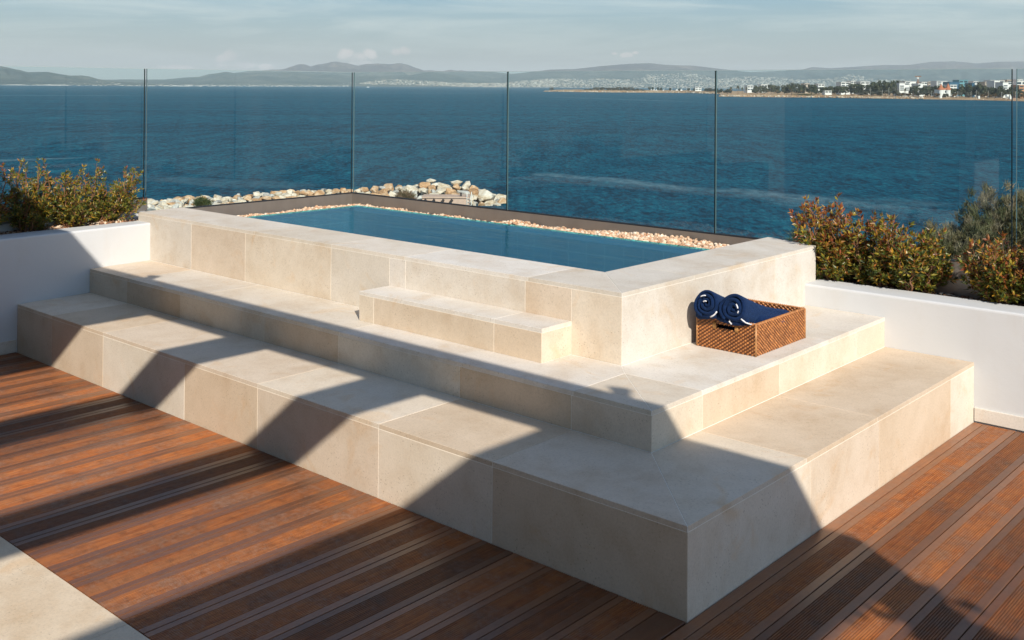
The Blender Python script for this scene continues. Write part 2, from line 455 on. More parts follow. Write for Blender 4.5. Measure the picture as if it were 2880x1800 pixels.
# pebbles in the gutter: nobody could count them
def pebble_mat():
    g = NT('pebble'); co = g.coord()
    c = g.mix(1.0, g.tone(), g.ramp(g.noise(co, 90, 3), [(0.3, 0.8), (0.7, 1.12)]), 'MULTIPLY')
    g.bsdf(c, 0.75, None, 0.3); return g.mat
M_PEB = pebble_mat()
def ico_chip(r2, size):
    t = (1 + 5 ** 0.5) / 2
    vs = [(-1, t, 0), (1, t, 0), (-1, -t, 0), (1, -t, 0), (0, -1, t), (0, 1, t), (0, -1, -t), (0, 1, -t), (t, 0, -1), (t, 0, 1), (-t, 0, -1), (-t, 0, 1)]
    fs = [(0, 11, 5), (0, 5, 1), (0, 1, 7), (0, 7, 10), (0, 10, 11), (1, 5, 9), (5, 11, 4), (11, 10, 2), (10, 7, 6), (7, 1, 8), (3, 9, 4), (3, 4, 2), (3, 2, 6), (3, 6, 8), (3, 8, 9), (4, 9, 5), (2, 4, 11), (6, 2, 10), (8, 6, 7), (9, 8, 1)]
    q = Matrix.Rotation(r2.uniform(0, 6.28), 3, 'Z') @ Matrix.Rotation(r2.uniform(0, 3.1), 3, 'X')
    sx, sy, sz = r2.uniform(0.8, 1.25), r2.uniform(0.7, 1.1), r2.uniform(0.55, 0.9)
    out = []
    for v in vs:
        w = Vector(v) / 1.9 * (size * 0.5) * r2.uniform(0.78, 1.22)
        out.append(q @ Vector((w.x * sx, w.y * sy, w.z * sz)))
    return out, fs
PEB = [(0.62, 0.42, 0.27), (0.72, 0.55, 0.39), (0.55, 0.34, 0.21), (0.76, 0.64, 0.50), (0.66, 0.47, 0.31), (0.5, 0.28, 0.16)]
def scatter(mb, x0, x1, y0, y1, zf, size, step, r2, pal=PEB, skip=None):
    y = y0
    while y < y1:
        x = x0
        while x < x1:
            px, py = x + r2.uniform(-0.5, 0.5) * step, y + r2.uniform(-0.5, 0.5) * step
            x += step
            if skip and skip(px, py): continue
            vs, fs = ico_chip(r2, size * r2.uniform(0.75, 1.3))
            z = zf(px, py) + r2.uniform(-0.004, 0.008)
            c = r2.choice(pal); k = r2.uniform(0.85, 1.12)
            mb.add([(v.x + px, v.y + py, v.z + z) for v in vs], fs, 0, (c[0] * k, c[1] * k, c[2] * k))
        y += step
def peb_z(x, y):
    base = 0.705 + 0.045 * max(0.0, min(1.0, (x + 4.1) / 1.6))
    return base + 0.028 * (noise.noise(Vector((x * 3.1, y * 3.3, 0.3)))) + 0.02 * noise.noise(Vector((x * 1.1, y * 1.2, 4.0)))
r2 = random.Random(5); mb = MB()
scatter(mb, -5.78, A5 - 0.02, YE + 0.09, 3.325, peb_z, 0.031, 0.0265, r2)
scatter(mb, -5.78, XE - 0.09, B5 + 0.02, YE + 0.09, peb_z, 0.031, 0.0265, r2)
tag(mb.build('pebbles', [M_PEB]), 'cream and peach pebbles filling the gutter behind the pool', 'pebbles', kind='stuff')

# ---------------------------------------------------------------- glass balustrade
GU, GV, ZG, ZT = -5.855, 3.356, 0.8105, 1.969
ch = thing('balustrade_channel', (-5.8, 3.36, 0.6), 'bronze metal base channel holding the glass along the back and left of the pool', 'channel')
mb = MB(); rub = MB()
XR = 4.6
mb.box((GU + 0.0, GV - 0.016, 0.60), (XR, GV - 0.004, ZG))            # inner lip, long side
mb.box((GU - 0.05, GV + 0.022, 0.35), (XR, GV + 0.034, ZG - 0.001))    # outer lip
mb.box((GU - 0.05, GV - 0.004, 0.35), (XR, GV + 0.022, ZG - 0.05))
mb.box((GU + 0.004, 1.2265, 0.60), (GU + 0.016, GV - 0.0165, ZG))        # inner lip, short side
mb.box((GU - 0.034, 1.2265, 0.35), (GU - 0.022, GV + 0.0215, ZG - 0.001))
mb.box((GU - 0.022, 1.2265, 0.35), (GU + 0.004, GV - 0.0045, ZG - 0.05))
mb.build('channel_profile', [M_METAL], ch)
rub.box((GU + 0.0, GV - 0.0165, ZG + 0.0005), (XR, GV - 0.0005, ZG + 0.007)); rub.box((GU - 0.05, GV + 0.0175, ZG - 0.0005), (XR, GV + 0.0345, ZG + 0.006))
rub.box((GU + 0.0005, 1.2265, ZG + 0.0005), (GU + 0.0165, GV - 0.017, ZG + 0.007)); rub.box((GU - 0.0345, 1.2265, ZG - 0.0005), (GU - 0.0175, GV + 0.017, ZG + 0.006))
rub.build('gasket', [M_RUBBER], ch)
# raised channel over the planter kerb on the left
ch2 = thing('balustrade_channel', (-5.85, 0.3, 0.8), 'raised grey metal channel with a square cut end on the left planter kerb', 'channel')
mb = MB(); mb.box((GU - 0.034, -3.2, 0.8255), (GU + 0.016, 1.2255, 0.9235)); mb.build('channel_profile', [M_METAL], ch2)
mb = MB(); mb.box((GU - 0.036, -3.2, 0.924), (GU - 0.0175, 1.2265, 0.931)); mb.box((GU + 0.0005, -3.2, 0.924), (GU + 0.018, 1.2265, 0.931)); mb.build('gasket', [M_RUBBER], ch2)

def pane(x0, y0, x1, y1, zb, label, seal=0.0015, top=ZT):
    t = 0.012; d = Vector((x1 - x0, y1 - y0, 0)); n = Vector((-d.y, d.x, 0)).normalized() * (t / 2)
    th = thing('glass_panel', ((x0 + x1) / 2, (y0 + y1) / 2, zb), label, 'glass panel', 'frameless glass balustrade panels')
    a, b = Vector((x0, y0, 0)), Vector((x1, y1, 0)); u = d.normalized()
    def slab(p, q, z0, z1, mat, mb, s=1.0):
        vs = [p - n * s, q - n * s, q + n * s, p + n * s]
        mb.prism([(v.x, v.y) for v in vs], z0, z1, mat)
    g = MB(); slab(a + u * 0.003, b - u * 0.003, zb, top - 0.003, 0, g); g.build('pane', [M_GLASS], th)
    g = MB(); slab(a, a + u * 0.002, zb, top - 0.003, 0, g, 0.98); g.build('side_edge', [M_EDGELIGHT], th)
    g = MB(); slab(b - u * 0.0028, b + u * seal, zb, top - 0.003, 0, g, 0.98); g.build('side_edge', [M_EDGE], th)
    g = MB(); slab(a, b, top - 0.0028, top, 0, g, 0.98); g.build('top_edge', [M_EDGETOP], th)
    return th
yc = GV + 0.0085; xc = GU - 0.009
pane(xc, -3.1, xc, 1.205, 0.88, 'glass panel at the far left behind the planter shrubs')
pane(xc, 1.222, xc, yc - 0.012, ZG - 0.045, 'narrow glass panel along the short left end of the pool', -0.001)
pane(xc + 0.012, yc, -3.8725, yc, ZG - 0.045, 'glass panel behind the pool in front of the breakwater tip')
pane(-3.8665, yc, -1.8955, yc, ZG - 0.045, 'glass panel behind the middle of the pool')
pane(-1.8895, yc, 0.077, yc, ZG - 0.045, 'wide glass panel from the right part of the pool to behind the planter shrub')
pane(0.101, yc, 2.3, yc, ZG - 0.045, 'glass panel cut off by the right edge of the picture')

# ---------------------------------------------------------------- white planters
pl = thing('planter_wall', (-5.4, -0.5, 0), 'white rendered planter wall left of the steps, half in shade', 'planter wall')
rounded('wall', [(xw(-3.6), -3.6), (xw(1.03), 1.03), (-5.615, 1.03), (-5.50, -3.6)], -0.02, 0.785, M_WHITE, pl, 0.014)
mb = MB(); k = 0.012
tile(mb, [(-3.6, 0.004), (-0.006, 0.004), (-0.006, 0.088), (-3.6, 0.088)], plane_M((xw(0) + k, 0, 0), (-0.057, 1, 0), (0, 0, 1)), (0.60, 0.56, 0.5), t=0.012)
mb.build('skirting', [M_STONE], pl)
mb = MB(); mb.box((GU - 0.04, -3.4, 0.4), (GU + 0.05, 1.2, 0.8245)); mb.build('kerb', [M_WHITE], pl)
pr = thing('planter_wall', (1.0, 3.05, 0), 'long white rendered planter wall on the right in full sun', 'planter wall')
rounded('wall', [(A3 - 0.018, YW), (4.6, YW), (4.6, 3.185), (A3 - 0.018, 3.185)], -0.02, 0.632, M_WHITE, pr, 0.014)
mb = MB(); tile(mb, [(0.004, 0.004), (4.6, 0.004), (4.6, 0.079), (0.004, 0.079)], front_M(YW - 0.012), (0.63, 0.59, 0.53), t=0.012); mb.build('skirting', [M_STONE], pr)
M_SOIL = simple('planter_soil', (0.07, 0.045, 0.03), 0.95, 0.1, 0, 60, 0.5)
mb = MB(); mb.box((GU + 0.045, -3.4, 0.4), (-5.60, 1.4, 0.755)); tag(mb.build('planter_soil', [M_SOIL]), kind='structure')
mb = MB(); mb.box((A3 + 0.004, 3.183, 0.3), (4.6, GV - 0.017, 0.60)); tag(mb.build('planter_soil', [M_SOIL]), kind='structure')
r2 = random.Random(8); mb = MB()
MUL = [(0.55, 0.36, 0.23), (0.36, 0.19, 0.10), (0.24, 0.12, 0.07), (0.66, 0.52, 0.38), (0.16, 0.085, 0.05)]
scatter(mb, -5.80, -5.60, -0.9, 1.36, lambda x, y: 0.763 + 0.03 * max(0, noise.noise(Vector((x * 6, y * 5, 1.0)))) + 0.03 * math.exp(-((y - 0.8) / 0.12) ** 2), 0.026, 0.020, r2, MUL)
tag(mb.build('planter_gravel', [M_PEB]), 'rusty chippings and bark mulch under the left shrubs', 'gravel', kind='stuff')
mb = MB()
scatter(mb, A3 + 0.02, 1.5, 3.192, 3.335, lambda x, y: 0.606 + 0.02 * max(0, noise.noise(Vector((x * 6, y * 5, 7.0)))), 0.026, 0.021, r2, MUL[1:] + [(0.12, 0.07, 0.045)])
tag(mb.build('planter_gravel', [M_PEB]), 'dark bark mulch and chippings under the right shrubs', 'gravel', kind='stuff')

# ---------------------------------------------------------------- deck, floor, building below
mb = MB(); P = 0.1705; r3 = random.Random(3)
def board(mb, x0, x1, y0, y1):
    tn = (r3.random(), r3.random())
    w = x1 - x0; m = 0.031; pts = [(x0, -0.02), (x0, -0.0015), (x0 + 0.0015, 0.0)]; kinds = [0]
    flat = []
    if w > 0.12:
        pts.append((x0 + m, 0.0)); ng = 11; pitch = (w - 2 * m) / ng
        for i in range(ng):
            a = x0 + m + i * pitch
            pts += [(a + pitch * 0.12, -0.0042), (a + pitch * 0.44, -0.0042), (a + pitch * 0.56, -0.0002), (a + pitch * 0.98, -0.0002)]
        pts.append((x1 - m, 0.0))
    pts += [(x1 - 0.0015, 0.0), (x1, -0.0015), (x1, -0.02)]
    n = len(pts); b = len(mb.v)
    vs = []; cs = []
    for y in (y0, y1):
        for (px, pz) in pts:
            vs.append((px, y, pz)); 
            f = 1.0 if (px < x0 + m * 1.02 or px > x1 - m * 1.02) else 0.0
            cs.append((tn[0], tn[1], f))
    mb.v += vs; mb.c += cs
    for i in range(n - 1):
        mb.f.append((b + i, b + n + i, b + n + i + 1, b + i + 1)); mb.m.append(0)
    mb.f.append(tuple(b + i for i in range(n))); mb.m.append(0)
    mb.f.append(tuple(b + n + i for i in reversed(range(n)))); mb.m.append(0)
g = 0.0022
for i in range(-33, 26):
    a, b = 0.055 + i * P, 0.055 + (i + 1) * P
    if b <= 0.06:
        y1 = -0.006
        if b > 0.0:            # board beside the corner of the steps
            board(mb, a + g, -0.004 + 0.0, -1.304, -0.006); board(mb, 0.0045, b - g, -1.304, YW - 0.02); continue
        board(mb, a + g, b - g, -1.304, y1)
    else:
        board(mb, a + g, b - g, -1.304, YW - 0.02)
tag(mb.build('deck', [M_DECK]), kind='structure')
M_DARK = simple('deck_underlay', (0.01, 0.009, 0.008), 0.9, 0.1)
mb = MB(); mb.box((-7.5, -1.31, -0.10), (4.6, 3.30, -0.021)); tag(mb.build('deck_underlay', [M_DARK]), kind='structure')
mb = MB(); k = 0
for j in range(4):
    y1 = -1.311 - j * 0.9
    x = -6.2
    while x < 4.4:
        tile(mb, [(x, y1 - 0.9), (x + 1.2, y1 - 0.9), (x + 1.2, y1), (x, y1)], top_M(0.004), tone(k, [(0.66, 0.565, 0.44), (0.64, 0.54, 0.415)]), t=0.03); x += 1.2; k += 1
tag(mb.build('stone_floor', [M_STONE]), kind='structure')
mb = MB(); mb.box((-6.3, -6.6, -0.1), (4.6, -1.311, -0.004)); tag(mb.build('floor_bed', [M_GROUT]), kind='structure')
mb = MB(); mb.box((-7.5, -9.0, -4.0), (4.6, 3.34, -0.101)); tag(mb.build('terrace_base', [M_WHITE]), kind='structure')
mb = MB(); mb.box((-5.9, B5, 0.02), (A5, 3.33, 0.075)); tag(mb.build('pool_base', [M_GROUT]), kind='structure')

# ---------------------------------------------------------------- pergola over the viewer, and the house it belongs to
M_PERG = simple('pergola_paint', (0.45, 0.44, 0.43), 0.6, 0.3)
pg = thing('pergola', (3.74, -1.48, 0), 'pale pergola of beams and rafters overhead that casts the barred shade', 'pergola')
mb = MB(); mb.box((-6.0, -1.516, 2.60), (3.83, -1.396, 2.85)); mb.build('beam', [M_PERG], pg)
for x0, w in ((-1.58, 0.11), (-0.27, 0.11), (1.02, 0.12), (2.25, 0.12), (3.65, 0.11)):
    mb = MB(); mb.box((x0, -6.28, 2.601), (x0 + w, -1.518, 2.849)); mb.build('rafter', [M_PERG], pg)
mb = MB(); mb.box((3.66, -1.566, 0.0), (3.83, -1.3965, 2.599)); mb.build('post', [M_PERG], pg)
mb = MB(); mb.box((-6.0, -6.28, 2.852), (-1.47, -1.52, 2.88)); mb.build('roof_shade_panel', [M_PERG], pg)
mb = MB(); mb.box((2.25, -6.28, 2.852), (4.06, -1.62, 2.88)); mb.build('roof_shade_panel', [M_PERG], pg)
for xa, xb in ((-1.468, 0.0), (0.95, 2.248)):  # added unseen panels, shading the floor so its glass reflection stays dark
    mb = MB(); mb.box((xa, -6.28, 2.852), (xb, -4.6, 2.88)); mb.build('roof_shade_panel', [M_PERG], pg)
for x in (-1.62, 2.38):
    mb = MB(); mb.tube([(x, -1.45, 2.851), (x, -1.45, 2.90), (x - 0.02, -1.40, 2.955)], [0.022, 0.035, 0.05], 8); mb.build('spotlight', [M_RUBBER], pg)
hs = thing('house', (0, -6.4, 0), 'white rendered house wall behind the terrace with a dark glazed opening widened to dim reflections', 'house')
mb = MB(); mb.box((-6.3, -6.6, -0.1), (-5.9, -6.3, 3.0)); mb.box((4.2, -6.6, -0.1), (4.6, -6.3, 3.0)); mb.box((-5.9, -6.6, 2.6), (4.2, -6.3, 3.0)); mb.build('wall', [M_WHITE], hs)
mb = MB(); mb.box((-5.895, -6.5, 0.0), (4.195, -6.47, 2.595)); mb.build('window', [simple('house_dark_glazing', (0.02, 0.025, 0.03), 0.08, 0.6)], hs)  # unseen opening, widened so the balustrade glass mirrors dark

vn = thing('climbing_plant', (3.75, -1.48, 0.0), 'leafy climbing plant wound round the pergola post', 'plant')
r9 = random.Random(77); mb = MB(); wd = MB(); path = []
for i in range(40):
    f = i / 39; a = f * 15; path.append((3.745 + math.cos(a) * 0.105, -1.48 + math.sin(a) * 0.105, f * 2.5))
wd.tube(path, 0.009, 5); wd.build('stem', [M_BARK], vn, True)
for k in range(620):
    f = r9.uniform(0.25, 1.0) ** 0.8; a = r9.uniform(0, 6.28); rr = 0.10 + abs(r9.gauss(0, 0.045)) * (1.5 if f > 0.8 else 0.8)
    p = Vector((3.745 + math.cos(a) * rr - (0.10 * r9.random() if f > 0.92 else 0), -1.48 + math.sin(a) * rr, f * 2.62 + r9.gauss(0, .03)))
    d = Vector((r9.gauss(0, 1), r9.gauss(0, 1), r9.gauss(-.3, .6))).normalized(); s_ = d.cross(Vector((r9.gauss(0, 1), r9.gauss(0, 1), r9.gauss(0, 1)))).normalized() * 0.022
    L = r9.uniform(0.05, 0.085)
    mb.add([p, p + d * L * .5 + s_, p + d * L, p + d * L * .5 - s_], [(0, 1, 2, 3)], 0, (0.06, 0.09, 0.02))
mb.build('foliage', [M_LEAF], vn)

# low white wall stub and slim post on the stone floor behind the viewer (mirrored faintly in the right glass panel)
ws = thing('wall_stub', (-2.35, -3.75, 0), 'low white wall stub on the stone floor behind the viewer', 'wall')
rounded('wall', [(-2.45, -4.216), (-2.27, -4.216), (-2.27, -3.28), (-2.45, -3.28)], 0.0, 0.99, M_WHITE, ws, 0.01)
mb = MB(); mb.box((-2.50, -3.86, 0.995), (-2.455, -3.66, 1.75)); mb.build('post', [M_WHITE], ws)
# ------------------------------------------------------------------ wicker basket with two rolled towels
def wicker_mat():
    g = NT('wicker'); co = g.coord()
    c = g.mix(1.0, g.tone(), g.ramp(g.noise(co, 28, 4, 0.6), [(0.3, (0.66, 0.6, 0.55)), (0.55, (1, 1, 1)), (0.75, (1.3, 1.25, 1.05))]), 'MULTIPLY')
    c = g.mix(g.ramp(g.noise(co, 160, 2), [(0.62, 0.0), (0.7, 0.5)]), c, (0.05, 0.018, 0.006))
    g.bsdf(c, 0.42, None, 0.45); return g.mat
M_WICK = wicker_mat()
M_WICKIN = simple('wicker_inside', (0.10, 0.045, 0.018), 0.8, 0.2)
bk = thing('wicker_basket', (-0.786, 1.875, Z2), 'rectangular honey brown wicker basket with a handle slot, standing on the upper tread', 'basket')
bx0, bx1, by0, by1, bz0, bz1 = -0.958, -0.618, 1.612, 2.150, Z2 + 0.001, Z2 + 0.160
def weave(parent, A, Bv, width, height, cols, rows, nrm, slot=None, slant=0.0):
    """woven side: raised strands passing over and under stakes; A corner, Bv unit direction"""
    mb = MB(); A = Vector(A); Bv = Vector(Bv); nrm = Vector(nrm); up = Vector((0, 0, 1))
    cw = width / cols; rh = height / rows
    for r in range(rows):
        zc = (r + 0.5) * rh
        for c in range(cols):
            over = (r + c) % 2 == 0
            u0, u1 = c * cw, (c + 1) * cw
            if slot and slot[0] < (u0 + u1) / 2 < slot[1] and slot[2] < zc < slot[3]: continue
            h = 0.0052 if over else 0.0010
            k = rng.uniform(0.75, 1.2); base = (0.43, 0.17, 0.052) if over else (0.11, 0.036, 0.011)  # under strands painted darker: shade between the strands put into the colour
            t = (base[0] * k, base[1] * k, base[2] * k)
            vs = []
            nu, nv = 4, 3
            for i in range(nu + 1):
                fu = i / nu; prof = math.sin(math.pi * fu) ** 0.6
                for j in range(nv + 1):
                    fv = j / nv; pv = math.sin(math.pi * min(1, max(0, 0.04 + 0.92 * fv))) ** 0.7
                    uu = u0 + (u1 - u0) * fu; zz = zc + (fv - 0.5) * rh * 0.98 + slant * (fu - 0.5) * rh
                    vs.append(A + Bv * uu + up * zz + nrm * (h * prof * pv + (0.0006 if over else 0.0)))
            fs = [(i * (nv + 1) + j, (i + 1) * (nv + 1) + j, (i + 1) * (nv + 1) + j + 1, i * (nv + 1) + j + 1) for i in range(nu) for j in range(nv)]
            mb.add(vs, fs, 0, t)
    return mb.build('woven_side', [M_WICK], parent, True)
Wd, Ln, Hh = bx1 - bx0, by1 - by0, bz1 - bz0
sl = (0.118, 0.222, 0.110, 0.134)
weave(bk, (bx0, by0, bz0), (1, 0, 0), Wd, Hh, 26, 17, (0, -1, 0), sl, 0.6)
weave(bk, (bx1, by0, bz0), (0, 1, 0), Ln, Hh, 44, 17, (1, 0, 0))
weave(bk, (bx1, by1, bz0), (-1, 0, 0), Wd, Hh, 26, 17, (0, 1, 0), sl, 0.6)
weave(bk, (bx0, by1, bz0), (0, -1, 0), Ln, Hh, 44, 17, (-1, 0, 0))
# inner skin, with its own weave visible above the towels on the far side
mb = MB(); w = 0.010; q = 0.0008
mb.box((bx0 + q, by0 + q, bz0), (bx1 - q, by1 - q, bz0 + 0.006))
for (z0, z1, cut) in ((bz0 + 0.006, bz0 + sl[2], False), (bz0 + sl[2], bz0 + sl[3], True), (bz0 + sl[3], bz1 - 0.001, False)):
    for yy in ((by0 + q, by0 + w), (by1 - w, by1 - q)):
        if cut:
            mb.box((bx0 + q, yy[0], z0), (bx0 + sl[0], yy[1], z1)); mb.box((bx0 + sl[1], yy[0], z0), (bx1 - q, yy[1], z1))
        else: mb.box((bx0 + q, yy[0], z0), (bx1 - q, yy[1], z1))
    mb.box((bx0 + q, by0 + w, z0), (bx0 + w, by1 - w, z1)); mb.box((bx1 - w, by0 + w, z0), (bx1 - q, by1 - w, z1))
mb.build('lining', [M_WICKIN], bk)
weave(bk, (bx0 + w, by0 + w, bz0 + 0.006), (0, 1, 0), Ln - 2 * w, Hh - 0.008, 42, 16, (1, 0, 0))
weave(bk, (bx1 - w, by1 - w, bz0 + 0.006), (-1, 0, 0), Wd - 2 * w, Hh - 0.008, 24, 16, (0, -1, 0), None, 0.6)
# braided rim and corner ribs
mb = MB()
rimpath = []
pts = [(bx0, by0), (bx1, by0), (bx1, by1), (bx0, by1)]
for i in range(4):
    p = Vector((*pts[i], bz1)); q2 = Vector((*pts[(i + 1) % 4], bz1)); L = (q2 - p).length; n = int(L / 0.011)
    d = (q2 - p) / n; dn = d.normalized(); nn = Vector((dn.y, -dn.x, 0)) * -1
    for kk in range(n):
        a = p + d * kk - dn * 0.003; b = p + d * (kk + 1) + dn * 0.003
        t = rng.uniform(0.8, 1.25)
        off = nn * 0.004
        mb.tube([a + off * 0.2 + Vector((0, 0, -0.004)), (a + b) / 2 + off + Vector((0, 0, 0.002)), b + off * 1.6 + Vector((0, 0, -0.004))], [0.0032, 0.0055, 0.0032], 5, 0, (0.42 * t, 0.18 * t, 0.06 * t))
mb.build('rim', [M_WICK], bk, True)
mb = MB()
for (x, y) in pts:
    mb = MB(); mb.tube([(x, y, bz0), (x, y, bz1 - 0.002)], 0.0052, 6, 0, (0.46, 0.23, 0.09)); mb.build('corner_rib', [M_WICK], bk, True)
mb = MB()
for yy, s in ((by0 - 0.002, -1),):
    for ux in (sl[0] - 0.02, sl[1] + 0.004):
        mb = MB()
        for kk in range(6):
            x = bx0 + ux + kk * 0.0032
            mb.tube([(x + (0.002 if ux < 0.15 else -0.002) * 0, yy - 0.002, bz0 + sl[2] - 0.006), (x, yy - 0.006, bz0 + (sl[2] + sl[3]) / 2), (x, yy - 0.002, bz0 + sl[3] + 0.006)], [0.0016, 0.0018, 0.0016], 5, 0, (0.55, 0.29, 0.10))
        mb.build('handle_binding', [M_WICK], bk, True)

def towel_mat():
    g = NT('navy_terry'); co = g.coord()
    c = g.mix(1.0, g.tone(), g.ramp(g.noise(co, 70, 4, 0.6), [(0.3, 0.7), (0.7, 1.3)]), 'MULTIPLY')
    b = g.bsdf(c, 0.95, g.bump(g.math('ADD', g.noise(co, 700, 2), g.math('MULTIPLY', g.noise(co, 45, 3), 1.2)), 0.7, 0.004), 0.15)
    b.inputs['Sheen Weight'].default_value = 0.12; b.inputs['Sheen Roughness'].default_value = 0.5; b.inputs['Sheen Tint'].default_value = (0.2, 0.4, 0.9, 1)
    return g.mat
M_TOWEL = towel_mat()
NAVY = (0.004, 0.016, 0.058)
def rolled_towel(label, c0, c1, rad, turns, start, seed, flaps):
    """spiral-rolled towel: c0 front end of the axis, c1 back end"""
    r4 = random.Random(seed)
    t = thing('rolled_towel', tuple((Vector(c0) + Vector(c1)) / 2), label, 'towel', 'rolled navy towels in the basket')
    c0 = Vector(c0); c1 = Vector(c1); ax = (c1 - c0).normalized()
    side = ax.cross(Vector((0, 0, 1))).normalized(); up = side.cross(ax).normalized()
    n = int(turns * 40); th = rad / (turns + 0.45)
    def spi(f, extra):
        a = start + f * turns * 2 * math.pi
        rr = th * 0.32 + (rad - th * 0.5) * f + extra
        rr *= 1 + 0.05 * math.sin(3.1 * a + seed) * f
        return a, rr
    mb = MB()
    ns = 7
    prof = []   # closed profile across the thickness, rounded at the front end
    vs = []; fs = []
    m = 8
    stations = [(0.0, 0.30), (0.004, 0.72), (0.012, 0.95), (0.03, 1.0)] + [((c1 - c0).length * q, 1.0) for q in (0.2, 0.4, 0.6, 0.8, 0.97)] + [((c1 - c0).length, 0.6)]
    for i in range(n + 1):
        f = i / n
        jit = 0.006 * noise.noise(Vector((f * 9, seed, 0))) + 0.004 * math.sin(f * turns * 2 * math.pi * 0.5)
        for (d, wv) in stations:
            a, rr = spi(f, 0)
            hw = th * 0.47 * wv
            wob = 0.0022 * noise.noise(Vector((f * 25, d * 14, seed)))
            for sgn in (-1, 1):
                r_ = rr + sgn * hw + wob
                dd = d + (jit * max(0, 1 - d / 0.08))
                g_ = max(0.0, dd / (c1 - c0).length); shr = 1 - 0.22 * g_ ** 1.6; vs.append(c0 + ax * dd + Vector((0, 0, -0.022 * math.sin(math.pi * min(1, g_)))) + side * (math.cos(a) * r_ * shr) + up * (math.sin(a) * r_ * shr))
    k = len(stations) * 2
    for i in range(n):
        for j in range(len(stations) - 1):
            for s_ in (0, 1):
                p = i * k + j * 2 + s_
                q = (p, p + 2, p + 2 + k, p + k)
                fs.append(q if s_ else q[::-1])
        p = i * k; fs.append((p, p + 1, p + 1 + k, p + k))
        p = i * k + k - 2; fs.append((p, p + k, p + 1 + k, p + 1))
    for base in (0, n * k):
        for j in range(len(stations) - 1):
            p = base + j * 2
            q = (p, p + 1, p + 3, p + 2); fs.append(q if base else q[::-1])
    mb.add(vs, fs, 0, NAVY)
    mb.build('roll', [M_TOWEL], t, True)
    for (name, path, rads, colr) in flaps:
        mb = MB(); mb.tube(path, rads, 10, 0, colr); mb.build(name, [M_TOWEL], t, True)
    return t
WH = (0.78, 0.78, 0.80)
def on_spiral(c0, rad, ang0, ang1, y, w=0.0032):
    return [(c0[0] + math.cos(a) * rad, y, c0[2] + math.sin(a) * rad) for a in [ang0 + (ang1 - ang0) * i / 5 for i in range(6)]], [w] * 6
ca, cb = (-0.872, 1.555, 0.742), (-0.860, 2.09, 0.592)
da, db = (-0.722, 1.560, 0.738), (-0.715, 2.10, 0.588)
p1, r1 = on_spiral(ca, 0.040, 1.5, 2.3, 1.548); p2, r2_ = on_spiral(ca, 0.012, 1.0, 2.6, 1.549)
p5, r5 = on_spiral(ca, 0.077, -0.35, 0.1, 1.560, 0.004); p6, r6 = on_spiral(ca, 0.072, -1.2, -0.5, 1.556, 0.004)
rolled_towel('rolled navy towel with white stripes, the one nearer the pool wall', ca, cb, 0.072, 3.2, 3.1, 1,
    [('fold', [(-0.945, 1.600, 0.662), (-0.93, 1.585, 0.668), (-0.88, 1.578, 0.680), (-0.82, 1.578, 0.690)], [0.014, 0.022, 0.025, 0.022], NAVY),
     ('stripe', p1, r1, WH), ('stripe', p2, r2_, WH), ('stripe', p6, r6, WH)])
p3, r3_ = on_spiral(da, 0.036, 0.1, 0.75, 1.551); p4, r4_ = on_spiral(da, 0.040, -0.5, -0.2, 1.551)
rolled_towel('rolled navy towel with white stripes, the one nearer the basket handle corner', da, db, 0.077, 3.0, 4.1, 2,
    [('fold', [(-0.845, 1.592, 0.682), (-0.79, 1.582, 0.672), (-0.72, 1.584, 0.666), (-0.655, 1.61, 0.668)], [0.014, 0.020, 0.022, 0.016], NAVY),
     ('stripe', p3, r3_, WH), ('stripe', p4, r4_, WH),
     ('stripe', [(-0.735, 1.562, 0.680), (-0.738, 1.560, 0.668), (-0.728, 1.564, 0.654)], [0.004, 0.0042, 0.004], WH),
     ('stripe', [(-0.668, 1.552, 0.692), (-0.655, 1.575, 0.672), (-0.643, 1.605, 0.660), (-0.635, 1.64, 0.658)], [0.0035] * 4, WH),
     ('fold', [(-0.70, 1.66, 0.668), (-0.66, 1.75, 0.650), (-0.645, 1.90, 0.632), (-0.65, 2.05, 0.612)], [0.03, 0.034, 0.03, 0.02], NAVY)])
mb = MB(); mb.tube([(-0.80, 1.66, 0.62), (-0.79, 1.85, 0.605), (-0.79, 2.10, 0.585)], [0.05, 0.055, 0.045], 12, 0, NAVY)
mb.box((bx0 + 0.02, by0 + 0.03, bz0 + 0.008), (bx1 - 0.02, by1 - 0.03, bz0 + 0.075), 0, NAVY)
tag(mb.build('folded_towel', [M_TOWEL], None, True), 'folded navy towel lying in the bottom of the basket under the rolls', 'towel')

